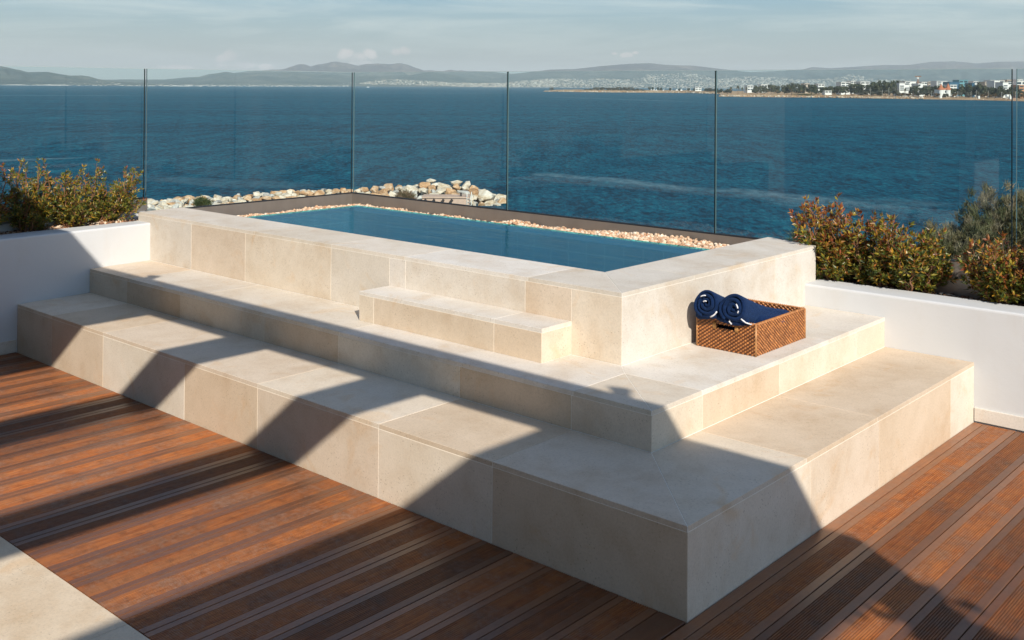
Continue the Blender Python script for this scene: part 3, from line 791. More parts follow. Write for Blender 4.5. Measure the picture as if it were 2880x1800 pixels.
# ------------------------------------------------------------------ planter shrubs
GREEN = [(0.11, 0.13, 0.022), (0.075, 0.105, 0.018), (0.17, 0.17, 0.026), (0.045, 0.07, 0.015), (0.13, 0.145, 0.03)]
GOLD = [(0.34, 0.23, 0.025), (0.38, 0.21, 0.025), (0.28, 0.23, 0.035)]
RED = [(0.25, 0.09, 0.022), (0.27, 0.07, 0.025), (0.19, 0.065, 0.025), (0.33, 0.15, 0.035)]
def shrub(label, base, height, spread, stems, red, seed, lean=(0, 0), leaf=(0.029, 0.0105), dens=1.0, top_bare=0.0, twigs=18, depth=0.6):
    r = random.Random(seed)
    t = thing('planter_shrub', base, label, 'shrub', 'shrubs growing in the white planters')
    wood = MB(); lv = MB(); base = Vector(base)
    def leaf_at(p, d, k, frac):
        L = leaf[0] * r.uniform(0.7, 1.3); W = leaf[1] * r.uniform(0.75, 1.25)
        d = d.normalized(); s = d.cross(Vector((r.gauss(0, 1), r.gauss(0, 1), r.gauss(0, 1))))
        if s.length < 1e-3: return
        s.normalize(); n = s.cross(d)
        x = r.random()
        if x < red * (0.05 + 0.8 * frac ** 2.6): c = r.choice(RED)
        elif x < red * (0.05 + 0.8 * frac ** 2.6) + 0.27: c = r.choice(GOLD)
        else: c = r.choice(GREEN)
        j = r.uniform(0.75, 1.25); c = (c[0] * j, c[1] * j, c[2] * j)
        m = p + d * (L * 0.45)
        lv.add([p, m + s * (W * 0.5) + n * (W * 0.18), p + d * L + n * (-L * 0.08), m - s * (W * 0.5) + n * (W * 0.18), m], [(0, 4, 2, 1), (0, 3, 2, 4)], 0, c)
    def twig(p0, d, ln, rad, frac0, frac1):
        n = max(4, int(ln / 0.012)); p = p0.copy(); d = d.normalized(); path = [p.copy()]; 
        bend = Vector((r.gauss(0, .15), r.gauss(0, .15), 0.25))
        for i in range(n):
            d = (d + bend * 0.06 + Vector((r.gauss(0, .05), r.gauss(0, .05), r.gauss(0, .04)))).normalized()
            p = p + d * (ln / n); path.append(p.copy())
            fr = frac0 + (frac1 - frac0) * i / n
            if i > 0 and r.random() < 0.92 * dens:
                for _ in range(2 if r.random() < 0.75 else 3):
                    a = Vector((r.gauss(0, 1), r.gauss(0, 1), r.gauss(0, 1))); a = (a - d * a.dot(d)).normalized()
                    leaf_at(p, d * 0.75 + a, 0, fr)
        for _ in range(5):
            a = Vector((r.gauss(0, 1), r.gauss(0, 1), r.gauss(0, 1))); leaf_at(p, d * 1.6 + a * 0.7, 0, min(1, frac1 + 0.15))
        wood.tube(path[::3] if len(path) > 6 else path, [rad * (1 - 0.7 * i / len(path[::3] if len(path) > 6 else path)) for i in range(len(path[::3] if len(path) > 6 else path))], 4, 0, (1, 1, 1), False)
    for s in range(stems):
        a = r.uniform(0, 6.283); rr = math.sqrt(r.random()) * 0.5
        h = height * (r.uniform(0.62, 1.0) if s % 3 else r.uniform(0.3, 0.6)) * (1 - 0.25 * rr)
        tip = base + Vector((math.cos(a) * spread * (rr + 0.35) + lean[0], (math.sin(a) * spread * (rr + 0.35)) * 1.0 + lean[1], h))
        tip.y = base.y + (tip.y - base.y)
        p0 = base + Vector((math.cos(a) * 0.035, math.sin(a) * 0.05, 0))
        n = 9; path = []
        for i in range(n + 1):
            f = i / n; q = p0.lerp(tip, f); q += Vector((math.cos(a), math.sin(a), 0)) * (math.sin(f * 3.14) * spread * 0.12) + Vector((r.gauss(0, .006), r.gauss(0, .006), 0))
            path.append(q)
        wood.tube(path, [0.0062 * (1 - 0.75 * i / n) + 0.001 for i in range(n + 1)], 5, 0, (1, 1, 1), False)
        for b in range(twigs):
            f = 0.04 + 0.92 * r.random() ** 1.15 ; i = min(n - 1, int(f * n)); q = path[i].lerp(path[i + 1], f * n - i)
            aa = r.uniform(0, 6.283); d = Vector((math.cos(aa), math.sin(aa) * 1.0, r.uniform(0.35, 1.1)))
            twig(q, d, r.uniform(0.06, 0.15) * (1.15 - 0.45 * f) * (spread / 0.2) ** 0.5, 0.0022, f * 0.9, f * 0.9 + 0.12)
        twig(path[-1], path[-1] - path[-2], r.uniform(0.05, 0.10), 0.002, 0.9, 1.0)
    wood.build('stem', [M_BARK], t, True); lv.build('foliage', [M_LEAF], t)
    return t
shrub('dark leafy shrub at the left picture edge, half in the pergola shade', (-5.71, -0.12, 0.76), 0.50, 0.20, 16, 0.5, 21, (0.0, 0.0))
shrub('leafy olive shrub left of the middle of the left planter with one upright shoot', (-5.71, 0.22, 0.76), 0.50, 0.20, 14, 0.22, 22, (0.0, 0.02))
shrub('olive green shrub in the left planter between the shaded shrub and the leaning one', (-5.70, 0.55, 0.76), 0.43, 0.20, 14, 0.15, 23, (0.0, 0.02))
shrub('small shrub with orange stems leaning towards the raised channel end', (-5.71, 0.80, 0.77), 0.46, 0.20, 13, 0.22, 24, (0.0, 0.10))
shrub('tall shrub in deep shade, cut by the left picture edge', (-5.72, -0.5, 0.76), 0.48, 0.20, 14, 0.2, 25)
BIG = (0.035, 0.0135)
shrub('rust red and olive shrub at the pool end of the right planter', (-0.95, 3.255, 0.60), 0.50, 0.19, 17, 0.85, 31, (-0.06, -0.02), BIG)
shrub('green and golden shrub in the middle of the right planter', (-0.68, 3.26, 0.60), 0.50, 0.19, 17, 0.55, 32, (0.02, -0.03), BIG)
shrub('golden green shrub of the right planter leaning towards the gap', (-0.44, 3.25, 0.60), 0.40, 0.17, 15, 0.35, 33, (0.04, -0.03), BIG)
shrub('rust red shrub right of the gap in the right planter', (0.06, 3.255, 0.60), 0.36, 0.19, 15, 0.8, 34, (-0.03, -0.03), BIG)
shrub('bright reddish shrub cut by the right picture edge', (0.32, 3.26, 0.60), 0.44, 0.20, 16, 0.85, 35, (0.0, -0.03), BIG)
# ------------------------------------------------------------------ the bay, its shores and hills
SEA = -9.15
HAZE = 0.000082
EXPO = 0.26
F = 2946.4288
CXY = Vector((1.9585977, -3.1301174)); FWD = Vector((-math.sin(0.7275477), math.cos(0.7275477))); RGT = Vector((math.cos(0.7275477), math.sin(0.7275477)))
EYE = 1.85
def hor(u): return 240.913 + (u - 1440) * 0.0066412
def gp(u, D):                       # plan position on bearing u, D metres ahead
    return CXY + (FWD + RGT * ((u - 1440) / F)) * D
def zat(u, v, D): return EYE + D * (hor(u) - v) / F
def dsea(u, v): return (EYE - SEA) * F / (v - hor(u))
def lerp_pts(pts, u):
    if u <= pts[0][0]: return pts[0][1]
    for (a, b), (c, d) in zip(pts, pts[1:]):
        if u <= c: return b + (d - b) * (u - a) / (c - a)
    return pts[-1][1]

def sea_mat():
    g = NT('sea_water')
    co = g.coord((1.0, 0.42, 1)); cb = g.coord((0.20, 1.0, 1)); ci = g.coord((1, 1, 1))
    swell = g.noise(cb, 0.16, 3, 0.55, 0.3); chop = g.noise(co, 1.5, 5, 0.7, 0.0); mid = g.noise(g.coord((1.0, 0.3, 1)), 0.26, 6, 0.74, 0.0)
    h = g.math('ADD', g.math('MULTIPLY', swell, 0.9), g.math('ADD', g.math('MULTIPLY', chop, 0.8), g.math('MULTIPLY', mid, 1.2)))
    nrm = g.bump(h, 1.0, 1.0)
    patch = g.noise(g.coord((0.10, 0.7, 1)), 0.03, 4, 0.6, 0.4)
    fine = g.noise(g.coord((1.0, 0.5, 1)), 4.0, 3, 0.6)
    tex = g.math('ADD', g.math('ADD', g.math('MULTIPLY', chop, 0.44), g.math('MULTIPLY', mid, 0.30)), g.math('ADD', g.math('MULTIPLY', patch, 0.10), g.math('MULTIPLY', fine, 0.16)))
    c = g.ramp(tex, [(0.43, (0.0003, 0.024, 0.052)), (0.495, (0.0004, 0.072, 0.128)), (0.545, (0.0007, 0.112, 0.178)), (0.60, (0.018, 0.20, 0.26))])
    # long pale slicks drifting across the bay
    sp = g.n('ShaderNodeSeparateXYZ'); g.set(sp.inputs[0], ci)
    lum = None
    for (x0, y0, x1, y1, wd, st) in SLICKS:
        L = math.hypot(x1 - x0, y1 - y0); ux, uy = (x1 - x0) / L, (y1 - y0) / L
        dx = g.math('SUBTRACT', sp.outputs[0], x0); dy = g.math('SUBTRACT', sp.outputs[1], y0)
        al = g.math('ADD', g.math('MULTIPLY', dx, ux), g.math('MULTIPLY', dy, uy))
        ac = g.math('SUBTRACT', g.math('MULTIPLY', dx, -uy), g.math('MULTIPLY', dy, -ux))
        wob = g.math('MULTIPLY', g.math('SUBTRACT', g.noise(ci, 0.06, 3), 0.5), wd * 3.0)
        m = g.maprange(g.math('ABSOLUTE', g.math('ADD', ac, wob)), wd * 0.25, wd, 1, 0, True)
        m = g.math('MULTIPLY', m, g.math('MULTIPLY', g.maprange(al, 0, L * 0.12, 0, 1, True), g.maprange(al, L * 0.8, L, 1, 0, True)))
        m = g.math('MULTIPLY', m, st); lum = m if lum is None else g.math('MAXIMUM', lum, m)
    brk = g.ramp(g.noise(co, 0.8, 4, 0.65), [(0.38, 0.35), (0.62, 1.0)])
    c = g.mix(g.math('MULTIPLY', lum, brk), c, (0.14, 0.25, 0.30))
    df = g.n('ShaderNodeBsdfDiffuse'); g.set(df.inputs['Color'], c); g.set(df.inputs['Normal'], nrm)
    gl = g.n('ShaderNodeBsdfGlossy'); gl.inputs['Roughness'].default_value = 0.16; g.set(gl.inputs['Normal'], nrm)
    fr = g.n('ShaderNodeFresnel'); fr.inputs['IOR'].default_value = 1.33; g.set(fr.inputs['Normal'], nrm)
    mx = g.n('ShaderNodeMixShader'); g.set(mx.inputs[0], g.math('MULTIPLY', g.math('MINIMUM', fr.outputs[0], 0.6), 0.34))
    g.t.links.new(df.outputs[0], mx.inputs[1]); g.t.links.new(gl.outputs[0], mx.inputs[2]); g.t.links.new(mx.outputs[0], g.out.inputs[0])
    return g.mat
def loc(u, v):                       # position on the sea in the sheet's own axes (right, ahead)
    D = dsea(u, v); return ((u - 1440) / F * D, D)
def slick(u0, v0, u1, v1, wd, st): a = loc(u0, v0); b = loc(u1, v1); return (*a, *b, wd, st)
SLICKS = [slick(1520, 484, 2020, 540, 3.0, 0.9), slick(1980, 532, 2480, 578, 4.5, 0.85), slick(-80, 453, 260, 443, 2.6, 0.7), slick(420, 500, 900, 530, 4.0, 0.35), slick(2250, 590, 2620, 560, 6, 0.35), slick(1000, 262, 1450, 262, 40, 0.35), slick(-50, 269, 420, 268, 30, 0.35), slick(1530, 272, 2000, 288, 14, 0.4), slick(2400, 292, 2900, 298, 10, 0.55)]
M_SEA = sea_mat()
mb = MB()
ys = [26, 60, 120, 240, 600, 1500, 4000, 13000]
vs = []; fs = []
for y in ys:
    wdt = 500 + y * 0.515
    vs += [(-wdt, y, 0), (wdt, y, 0)]
for i in range(len(ys) - 1): fs.append((2 * i, 2 * i + 1, 2 * i + 3, 2 * i + 2))
mb.add(vs, fs)
o = mb.build('sea', [M_SEA]); o.location = (CXY.x, CXY.y, SEA); o.rotation_euler = (0, 0, 0.7275477); tag(o, kind='structure')

def land_mat(name, cols, scale, streak=0.3):
    g = NT(name); co = g.coord()
    f = g.noise(co, scale, 6, 0.65, 0.6); f2 = g.noise(co, scale * 6, 4, 0.7)
    c = g.ramp(g.math('ADD', g.math('MULTIPLY', f, 0.65), g.math('MULTIPLY', f2, 0.35)), cols)
    g.bsdf(c, 0.95, None, 0.1); return g.mat
M_HILL = land_mat('hill_scrub', [(0.36, (0.032, 0.055, 0.062)), (0.48, (0.06, 0.085, 0.085)), (0.57, (0.12, 0.13, 0.115)), (0.68, (0.24, 0.21, 0.17))], 0.0022)
HILLS = []
def hill_z(h, u, D):
    us, ridge, Dn, Df, power, relief, seed = h
    if not us[0] <= u <= us[1]: return SEA
    dn, df = Dn(u), Df(u); t = (D - dn) / (df - dn)
    if t <= 0: return SEA
    t = min(t, 1.0)
    q = Vector((u * 0.017, D * 0.0014 + seed * 7.0, seed * 3.3))
    k = abs(noise.noise(q)) + 0.5 * abs(noise.noise(q * 2.3)) + 0.25 * noise.noise(q * 5.1)
    return SEA + (zat(u, lerp_pts(ridge, u), df) - SEA) * t ** power * (1 + relief * (0.38 - k) * 2.9 * math.sin(math.pi * t) ** 0.7)
def hit_hill(u, v, D0, D1):
    D = D0
    while D < D1:
        z = zat(u, v, D)
        for h in HILLS:
            if hill_z(h, u, D) >= z: return D
        D += 55
    return None
def hill(name, us, ridge, Dn, Df, power=1.25, relief=0.16, nt=26, seed=0):
    HILLS.append((us, ridge, Dn, Df, power, relief, seed))
    n = int((us[1] - us[0]) / 7); vs = []; fs = []
    for i in range(n + 1):
        u = us[0] + (us[1] - us[0]) * i / n
        dn = Dn(u); df = Df(u); zr = zat(u, lerp_pts(ridge, u), df) - SEA
        for j in range(nt + 3):
            t = min(j, nt) / nt; D = dn + (df - dn) * t
            zz = zr * (t ** power)
            q = Vector((u * 0.017, D * 0.0014 + seed * 7.0, seed * 3.3))
            k = abs(noise.noise(q)) + 0.5 * abs(noise.noise(q * 2.3)) + 0.25 * noise.noise(q * 5.1)
            zz *= 1 + relief * (0.38 - k) * 2.9 * math.sin(math.pi * min(1, t)) ** 0.7
            zz += 2.2 * t * noise.noise(q * 9) * (1 if t < 1 else 0.6)
            z = SEA + 0.35 + max(0.0, zz) * (1 if j <= nt else (0.6 if j == nt + 1 else -0.02))
            D2 = D + (0 if j <= nt else 250 * (j - nt))
            p = gp(u, D2); vs.append((p.x, p.y, z))
    w_ = nt + 3
    for i in range(n):
        for j in range(w_ - 1):
            fs.append((i * w_ + j, (i + 1) * w_ + j, (i + 1) * w_ + j + 1, i * w_ + j + 1))
    mb = MB(); mb.add(vs, fs); o = mb.build(name, [M_HILL], None, True); tag(o, kind='structure'); return o
RID_A = [(-400, 160), (-150, 172), (0, 186), (50, 196), (78, 203), (105, 203), (130, 202), (160, 207), (195, 213), (225, 212), (250, 215), (275, 222), (300, 227), (380, 233), (480, 240)]
RID_B = [(250, 225), (340, 223.5), (460, 224), (520, 218), (560, 216), (590, 208), (606, 207), (636, 202), (662, 206), (690, 205), (740, 204), (800, 203), (900, 208), (1000, 215), (1100, 213), (1150, 212), (1210, 203), (1250, 207), (1290, 214), (1350, 226), (1440, 236)]
RID_C = [(600, 215), (660, 206), (697, 200), (728, 198.5), (795, 195), (817, 188), (844, 180), (862, 182), (873, 187), (884, 183.5), (918, 178), (944, 174), (973, 177), (1007, 185), (1025, 180.5), (1067, 179), (1098, 180.5), (1125, 178), (1145, 182), (1167, 190), (1192, 198.5), (1214, 197.6), (1230, 200), (1248, 200), (1268, 196), (1286, 199), (1324, 200), (1370, 201), (1429, 207), (1500, 212)]
RID_D = [(1340, 214), (1429, 209), (1480, 204), (1547, 196), (1618, 194), (1690, 186), (1761, 180), (1827, 177.5), (1868, 182), (1952, 185), (2005, 191), (2035, 195), (2100, 202), (2180, 206), (2300, 214)]
RID_E = [(1950, 214), (2100, 203), (2200, 199), (2261, 195), (2285, 188), (2332, 192), (2481, 183), (2553, 183), (2618, 174), (2683, 172.6), (2749, 178.6), (2802, 174), (2880, 172.6), (3000, 176), (3200, 186)]
hill('hill', (-400, 480), RID_A, lambda u: 4100 + max(0, u) * 1.4, lambda u: 5400, 1.1, 0.2, 22, 1)
hill('hill', (250, 1440), RID_B, lambda u: 5400 + max(0, u - 250) * 1.7, lambda u: 8500, 1.3, 0.2, 26, 2)
hill('hill', (600, 1500), RID_C, lambda u: 8550, lambda u: 11200, 0.9, 0.2, 22, 3)
hill('hill', (1340, 2300), RID_D, lambda u: 7440, lambda u: 10600, 1.3, 0.13, 26, 4)
hill('hill', (1950, 3200), RID_E, lambda u: 7520, lambda u: 11700, 1.25, 0.16, 26, 5)

# the far city: thousands of tiny white blocks reading as one mass
M_CITY = None
def city_mat():
    g = NT('city_render'); g.bsdf(g.tone(), 0.85, None, 0.2); return g.mat
M_CITY = city_mat()
TOPS = [(420, 241.5), (470, 234), (520, 236), (600, 238), (900, 237), (940, 233), (980, 231), (1005, 236), (1020, 232), (1060, 226), (1110, 222), (1150, 225), (1190, 227), (1230, 228), (1260, 232), (1330, 233), (1420, 233), (1440, 229), (1480, 226), (1540, 221), (1600, 220), (1640, 222), (1700, 220), (1760, 223), (1805, 220), (1818, 210), (1860, 207), (1930, 206), (1962, 208), (1985, 213), (2005, 221), (2030, 221), (2070, 216), (2110, 213), (2150, 217), (2165, 216), (2200, 219), (2260, 224), (2320, 221), (2360, 214), (2395, 208), (2420, 212), (2460, 222), (2560, 224), (2900, 226)]
r5 = random.Random(17); mb = MB()
def block(mb, u, v, D, wpx, hpx, c):
    p = gp(u, D); z = zat(u, v, D); wv = wpx * D / F / 2; h = hpx * D / F; a = r5.uniform(-0.5, 0.9)
    Mx = Matrix.Translation((p.x, p.y, z - h)) @ Matrix.Rotation(0.7275 + a, 4, 'Z')
    mb.box((-wv, -wv * 0.8, -3), (wv, wv * 0.8, h), 0, c, Mx)
for k in range(7200):
    u = r5.uniform(980, 1560) if k % 3 == 0 else r5.uniform(1500, 2560)
    t = lerp_pts(TOPS, u); bot = 247.0 if u < 1560 else 250
    f = r5.random() ** 0.85
    v = bot - 2 - (bot - 2 - t) * f
    if 1905 < u < 2000 and v < 212 and r5.random() < 0.2: continue
    if 1770 < u < 1812 and 222 < v < 231 and r5.random() < 0.85: continue
    if u > 2030 and r5.random() < (0.35 if v < 222 else 0.15): continue
    D = hit_hill(u, v + 1.5, 7250, 10900)
    if D is None: D = 7250 + 60 * f
    k2 = r5.uniform(0.6, 1.0); c = r5.choice([(0.72, 0.66, 0.56), (0.62, 0.54, 0.45), (0.76, 0.72, 0.65), (0.42, 0.36, 0.29), (0.56, 0.45, 0.35), (0.25, 0.24, 0.22)])
    block(mb, u, v, D - 12, r5.uniform(1.8, 4.2) , r5.uniform(2.2, 5.2), (c[0] * k2, c[1] * k2, c[2] * k2))
for k in range(800):
    u = r5.uniform(-40, 980); 
    if u < 180: v = r5.uniform(236.5, 240.5); 
    elif u < 340: v = 241 - abs(r5.gauss(0, 1)) * 4.5
    else: v = 242.5 - abs(r5.gauss(0, 1)) * 2.6
    D = (4160 + max(0, u) * 1.4) + (241 - v) * 20
    D = hit_hill(u, v + 0.8, 4050, 9000) or D
    k2 = r5.uniform(0.7, 1.1)
    block(mb, u, v, D, r5.uniform(2.0, 5.5), r5.uniform(1.4, 3.2), (0.74 * k2, 0.70 * k2, 0.63 * k2))
tag(mb.build('far_city', [M_CITY]), 'dense pale city spread along the far shore below the hazy hills', 'city', kind='stuff')
# pale beaches along the far shore
mb = MB()
for (u0, u1, Dd, hh, c) in ((95, 195, 4230, 1.6, (0.6, 0.56, 0.5)), (0, 80, 4090, 1.3, (0.55, 0.52, 0.47)), (560, 960, 6450, 1.2, (0.62, 0.56, 0.48)), (740, 880, 6500, 2.0, (0.5, 0.42, 0.34)), (1120, 1225, 7050, 0.9, (0.42, 0.30, 0.24)), (1225, 1540, 7300, 0.5, (0.5, 0.47, 0.42))):
    n = 24
    vs = []; fs = []
    for i in range(n + 1):
        u = u0 + (u1 - u0) * i / n
        a = gp(u, Dd + 0); b = gp(u, Dd + 100)
        k = 1.5 * hh * (0.35 + 0.65 * math.sin(math.pi * i / n)) * (1 + 0.3 * noise.noise(Vector((u * 0.09, hh, 0))))
        vs += [(a.x, a.y, SEA - 0.3), (a.x, a.y, SEA + k * 0.7), (b.x, b.y, SEA + k * 1.3)]
    for i in range(n):
        for j in (0, 1): fs.append((3 * i + j, 3 * i + 3 + j, 3 * i + 4 + j, 3 * i + 1 + j))
    mb.add(vs, fs, 0, c)
tag(mb.build('beach', [M_CITY]), kind='structure')

# ------------------------------------------------------------------ near headland and its spit
M_COAST = land_mat('coast_ground', [(0.32, (0.20, 0.10, 0.045)), (0.46, (0.36, 0.215, 0.115)), (0.58, (0.44, 0.31, 0.19)), (0.7, (0.50, 0.41, 0.29))], 0.06)
VW = [(1528, 257.6), (1600, 258.6), (1700, 259.6), (1830, 260.4), (1930, 261.5), (2000, 264), (2080, 265)]
VH = [(2022, 271.5), (2080, 272.4), (2150, 273), (2300, 274.3), (2420, 276.5), (2600, 279.3), (2750, 282), (2880, 285), (3000, 288)]
def coast(name, VV, u0, u1, back, hgt, tip):
    n = int((u1 - u0) / 6); vs = []; fs = []
    prof = [(0, -0.5), (0.3, 0.3), (4, 1.0), (9, 1.5), (22, 2.1), (60, 2.4), (back, 2.6)]
    for i in range(n + 1):
        u = u0 + (u1 - u0) * i / n; D0 = dsea(u, lerp_pts(VV, u)); s = min(1, (i + 0.3) / tip)
        for (dd, hh) in prof:
            k = 1 + 0.35 * noise.noise(Vector((u * 0.11, dd * 0.2, 2.0)))
            p = gp(u, D0 + dd * (s if dd > 1 else 1)); vs.append((p.x, p.y, SEA + hh * (hgt(u) * k * (s ** 0.6) if hh > 0 else 1)))
    m = len(prof)
    for i in range(n):
        for j in range(m - 1): fs.append((i * m + j, (i + 1) * m + j, (i + 1) * m + j + 1, i * m + j + 1))
    mb = MB(); mb.add(vs, fs); o = mb.build(name, [M_COAST]); tag(o, kind='structure')
coast('spit', VW, 1528, 2090, 260, lambda u: 1.0 + 0.5 * min(1, max(0, (u - 1540) / 80)), 6)
coast('headland', VH, 2022, 3000, 900, lambda u: 1.25 if u < 2500 else 0.9, 5)
# loose shore rocks at the waterline
mb = MB(); r6 = random.Random(4)
for (VV, u0, u1, n, szm) in ((VW, 1532, 2080, 420, 1.5), (VH, 2024, 2600, 620, 1.1), (VH, 2600, 2880, 40, 0.5)):
    for k in range(n):
        u = r6.uniform(u0, u1); D = dsea(u, lerp_pts(VV, u)) + abs(r6.gauss(0, 1)) * 5
        p = gp(u, D); s = szm * r6.uniform(0.4, 1.4); vs, fs = ico_chip(r6, s * 1.6)
        c = r6.choice([(0.58, 0.47, 0.34), (0.66, 0.58, 0.47), (0.40, 0.25, 0.13), (0.48, 0.36, 0.24), (0.3, 0.24, 0.19)])
        z = SEA + 0.25 + r6.uniform(0, 1.2)
        mb.add([(v.x + p.x, v.y + p.y, v.z + z) for v in vs], fs, 0, c)
tag(mb.build('shore_rocks', [M_CITY]), 'loose pale and rusty rocks lining the spit and headland shore', 'rocks', kind='stuff')
# grass patch on the headland
M_GRASS = land_mat('grass', [(0.35, (0.06, 0.075, 0.02)), (0.65, (0.13, 0.125, 0.04))], 0.3)
mb = MB(); pts = []
for (u, dd) in ((2240, 16), (2262, 10), (2290, 15), (2300, 34), (2262, 40), (2222, 30)):
    D = dsea(u, lerp_pts(VH, u)) + dd; p = gp(u, D); pts.append((p.x, p.y, SEA + 3.05 + dd * 0.02))
mb.add(pts, [(0, 1, 2, 3, 4, 5)]); tag(mb.build('grass', [M_GRASS]), 'green grass patch on the headland', 'grass', kind='stuff')

# trees: one prototype of each kind, copied
M_CROWN = leaf_mat('crown_leaf', 0.1, 0.7, 0.2)
M_TRUNK = simple('tree_trunk', (0.12, 0.085, 0.06), 0.9, 0.1)
def crown_mesh(name, seed, kind):
    r = random.Random(seed); mb = MB()
    lumps = []
    if kind == 'broad':
        for k in range(9): lumps.append((Vector((r.uniform(-.36, .36), r.uniform(-.36, .36), r.uniform(0.35, 0.86))), r.uniform(0.13, 0.24)))
        pal = [(0.045, 0.055, 0.028), (0.065, 0.07, 0.036), (0.035, 0.042, 0.026), (0.085, 0.08, 0.045)]
    elif kind == 'grey':
        for k in range(8): lumps.append((Vector((r.uniform(-.34, .34), r.uniform(-.34, .34), r.uniform(0.3, 0.85))), r.uniform(0.14, 0.22)))
        pal = [(0.085, 0.085, 0.06), (0.11, 0.10, 0.075), (0.06, 0.06, 0.045)]
    elif kind == 'round':
        for k in range(10):
            a = r.uniform(0, 6.28); lumps.append((Vector((math.cos(a) * 0.27, math.sin(a) * 0.27, r.uniform(0.42, 0.78))), 0.2))
        pal = [(0.018, 0.028, 0.014), (0.030, 0.040, 0.02), (0.012, 0.02, 0.012)]
    else:
        for k in range(7): lumps.append((Vector((r.uniform(-.38, .38), r.uniform(-.38, .38), r.uniform(0.25, 0.75))), r.uniform(0.14, 0.25)))
        pal = [(0.16, 0.085, 0.03), (0.10, 0.06, 0.025), (0.07, 0.055, 0.025)]
    for (c, rad) in lumps:
        for k in range(70):
            d = Vector((r.gauss(0, 1), r.gauss(0, 1), r.gauss(0, 1))).normalized(); p = c + d * rad * r.uniform(0.6, 1.1)
            s = r.uniform(0.03, 0.065); a = d.cross(Vector((r.gauss(0, 1), r.gauss(0, 1), r.gauss(0, 1)))).normalized(); b = d.cross(a) + d * r.uniform(-.5, .5)
            cc = r.choice(pal); kk = r.uniform(0.8, 1.25)
            mb.add([p - a * s - b * s * .7, p + a * s - b * s * .5, p + a * s * .7 + b * s, p - a * s * .6 + b * s * .8], [(0, 1, 2, 3)], 0, (cc[0] * kk, cc[1] * kk, cc[2] * kk))
    return mb.mesh(name, [M_CROWN])
def trunk_mesh(seed):
    mb = MB(); mb.tube([(0, 0, -0.05), (0.01, 0, 0.25), (-0.01, 0.01, 0.5)], [0.04, 0.032, 0.02], 6)
    for a in (0.3, 2.2, 4.2): mb.tube([(0, 0, 0.28), (math.cos(a) * 0.14, math.sin(a) * 0.14, 0.52)], [0.02, 0.01], 5)
    return mb.mesh('trunk', [M_TRUNK], True)
def palm_meshes():
    mb = MB(); r = random.Random(2)
    for k in range(30):
        a = k * 2.4; el = r.uniform(-0.7, 1.2); L = r.uniform(0.28, 0.36); p = Vector((0, 0, 0.74)); prev = None
        old = el < -0.25
        c = (0.17, 0.085, 0.028) if old else r.choice([(0.05, 0.06, 0.022), (0.07, 0.075, 0.028), (0.035, 0.045, 0.02)])
        d = Vector((math.cos(a) * math.cos(el), math.sin(a) * math.cos(el), math.sin(el))); s = Vector((-math.sin(a), math.cos(a), 0))
        pts = []
        for i in range(5):
            f = i / 4; q = p + d * L * f + Vector((0, 0, -0.22 * f * f)); wdt = 0.035 * math.sin(0.35 + 2.5 * f)
            pts += [q - s * wdt + Vector((0, 0, -0.02)), q + Vector((0, 0, 0.008)), q + s * wdt + Vector((0, 0, -0.02))]
        mb.add(pts, [(3 * i + j, 3 * i + j + 1, 3 * i + 4 + j, 3 * i + 3 + j) for i in range(4) for j in (0, 1)], 0, c)
    cr = mb.mesh('palm_crown', [M_CROWN])
    mb = MB(); mb.tube([(0, 0, -0.05), (0.012, 0, 0.4), (0, 0, 0.76)], [0.035, 0.024, 0.03], 7); return cr, mb.mesh('palm_trunk', [M_TRUNK], True)
CR = {k: [crown_mesh('crown_' + k, 40 + i + 10 * q, k) for q in range(3)] for i, k in enumerate(('broad', 'grey', 'round', 'rusty'))}
TRK = trunk_mesh(1); PALMC, PALMT = palm_meshes()
TREE_TXT = {'broad': ('far_tree', 'dark broad tree in the wooded belt along the headland', 'dark trees along the headland'),
            'grey': ('far_tree', 'grey green scrubby tree low on the far shore', 'grey scrubby trees on the far shore'),
            'round': ('far_tree', 'small dark dome-shaped tree standing on the far spit', 'dome-shaped trees on the spit'),
            'rusty': ('far_tree', 'rusty brown bushy tree near the headland beach', 'rusty trees by the headland beach'),
            'palm': ('palm_tree', 'palm tree with drooping fronds on the headland tip', 'palms on the headland tip')}
r7 = random.Random(9); ntree = 0
def tree(u, vtop, wpx, kind, setback=30, ground=2.3):
    global ntree
    VV = VW if (u < 2010 or (u < 2075 and setback > 90)) else VH
    D = dsea(u, lerp_pts(VV, u)) + setback; p = gp(u, D); g0 = SEA + ground
    H = zat(u, vtop, D) - g0; W = wpx * D / F
    nm, lb, gr = TREE_TXT[kind]; ntree += 1
    t = thing(nm, (p.x, p.y, g0), lb, 'tree' if kind != 'palm' else 'palm', gr)
    cm, tm = (PALMC, PALMT) if kind == 'palm' else (r7.choice(CR[kind]), TRK)
    for (n2, me) in (('crown', cm), ('trunk', tm)):
        o = bpy.data.objects.new(n2, me); col.objects.link(o); o.parent = t
        o.scale = ((W / 0.95 * 1.3, W / 0.95 * 1.3, H) if n2 == 'crown' and kind in ('broad', 'grey', 'rusty') else (W / 0.95, W / 0.95, H)); o.rotation_euler = (0, 0, 0)
    t.rotation_euler = (0, 0, r7.uniform(0, 6.28))
for (u, v, w_) in ((1552, 246, 10), (1650, 250, 12), (1662, 248, 12), (1678, 244, 18), (1694, 244, 18), (1712, 245, 16), (1728, 245, 18), (1742, 244.5, 18), (1757, 245, 18), (1774, 245, 20), (1790, 248, 18), (1808, 250, 16)): tree(u, v, w_, 'grey', 40, 1.8)
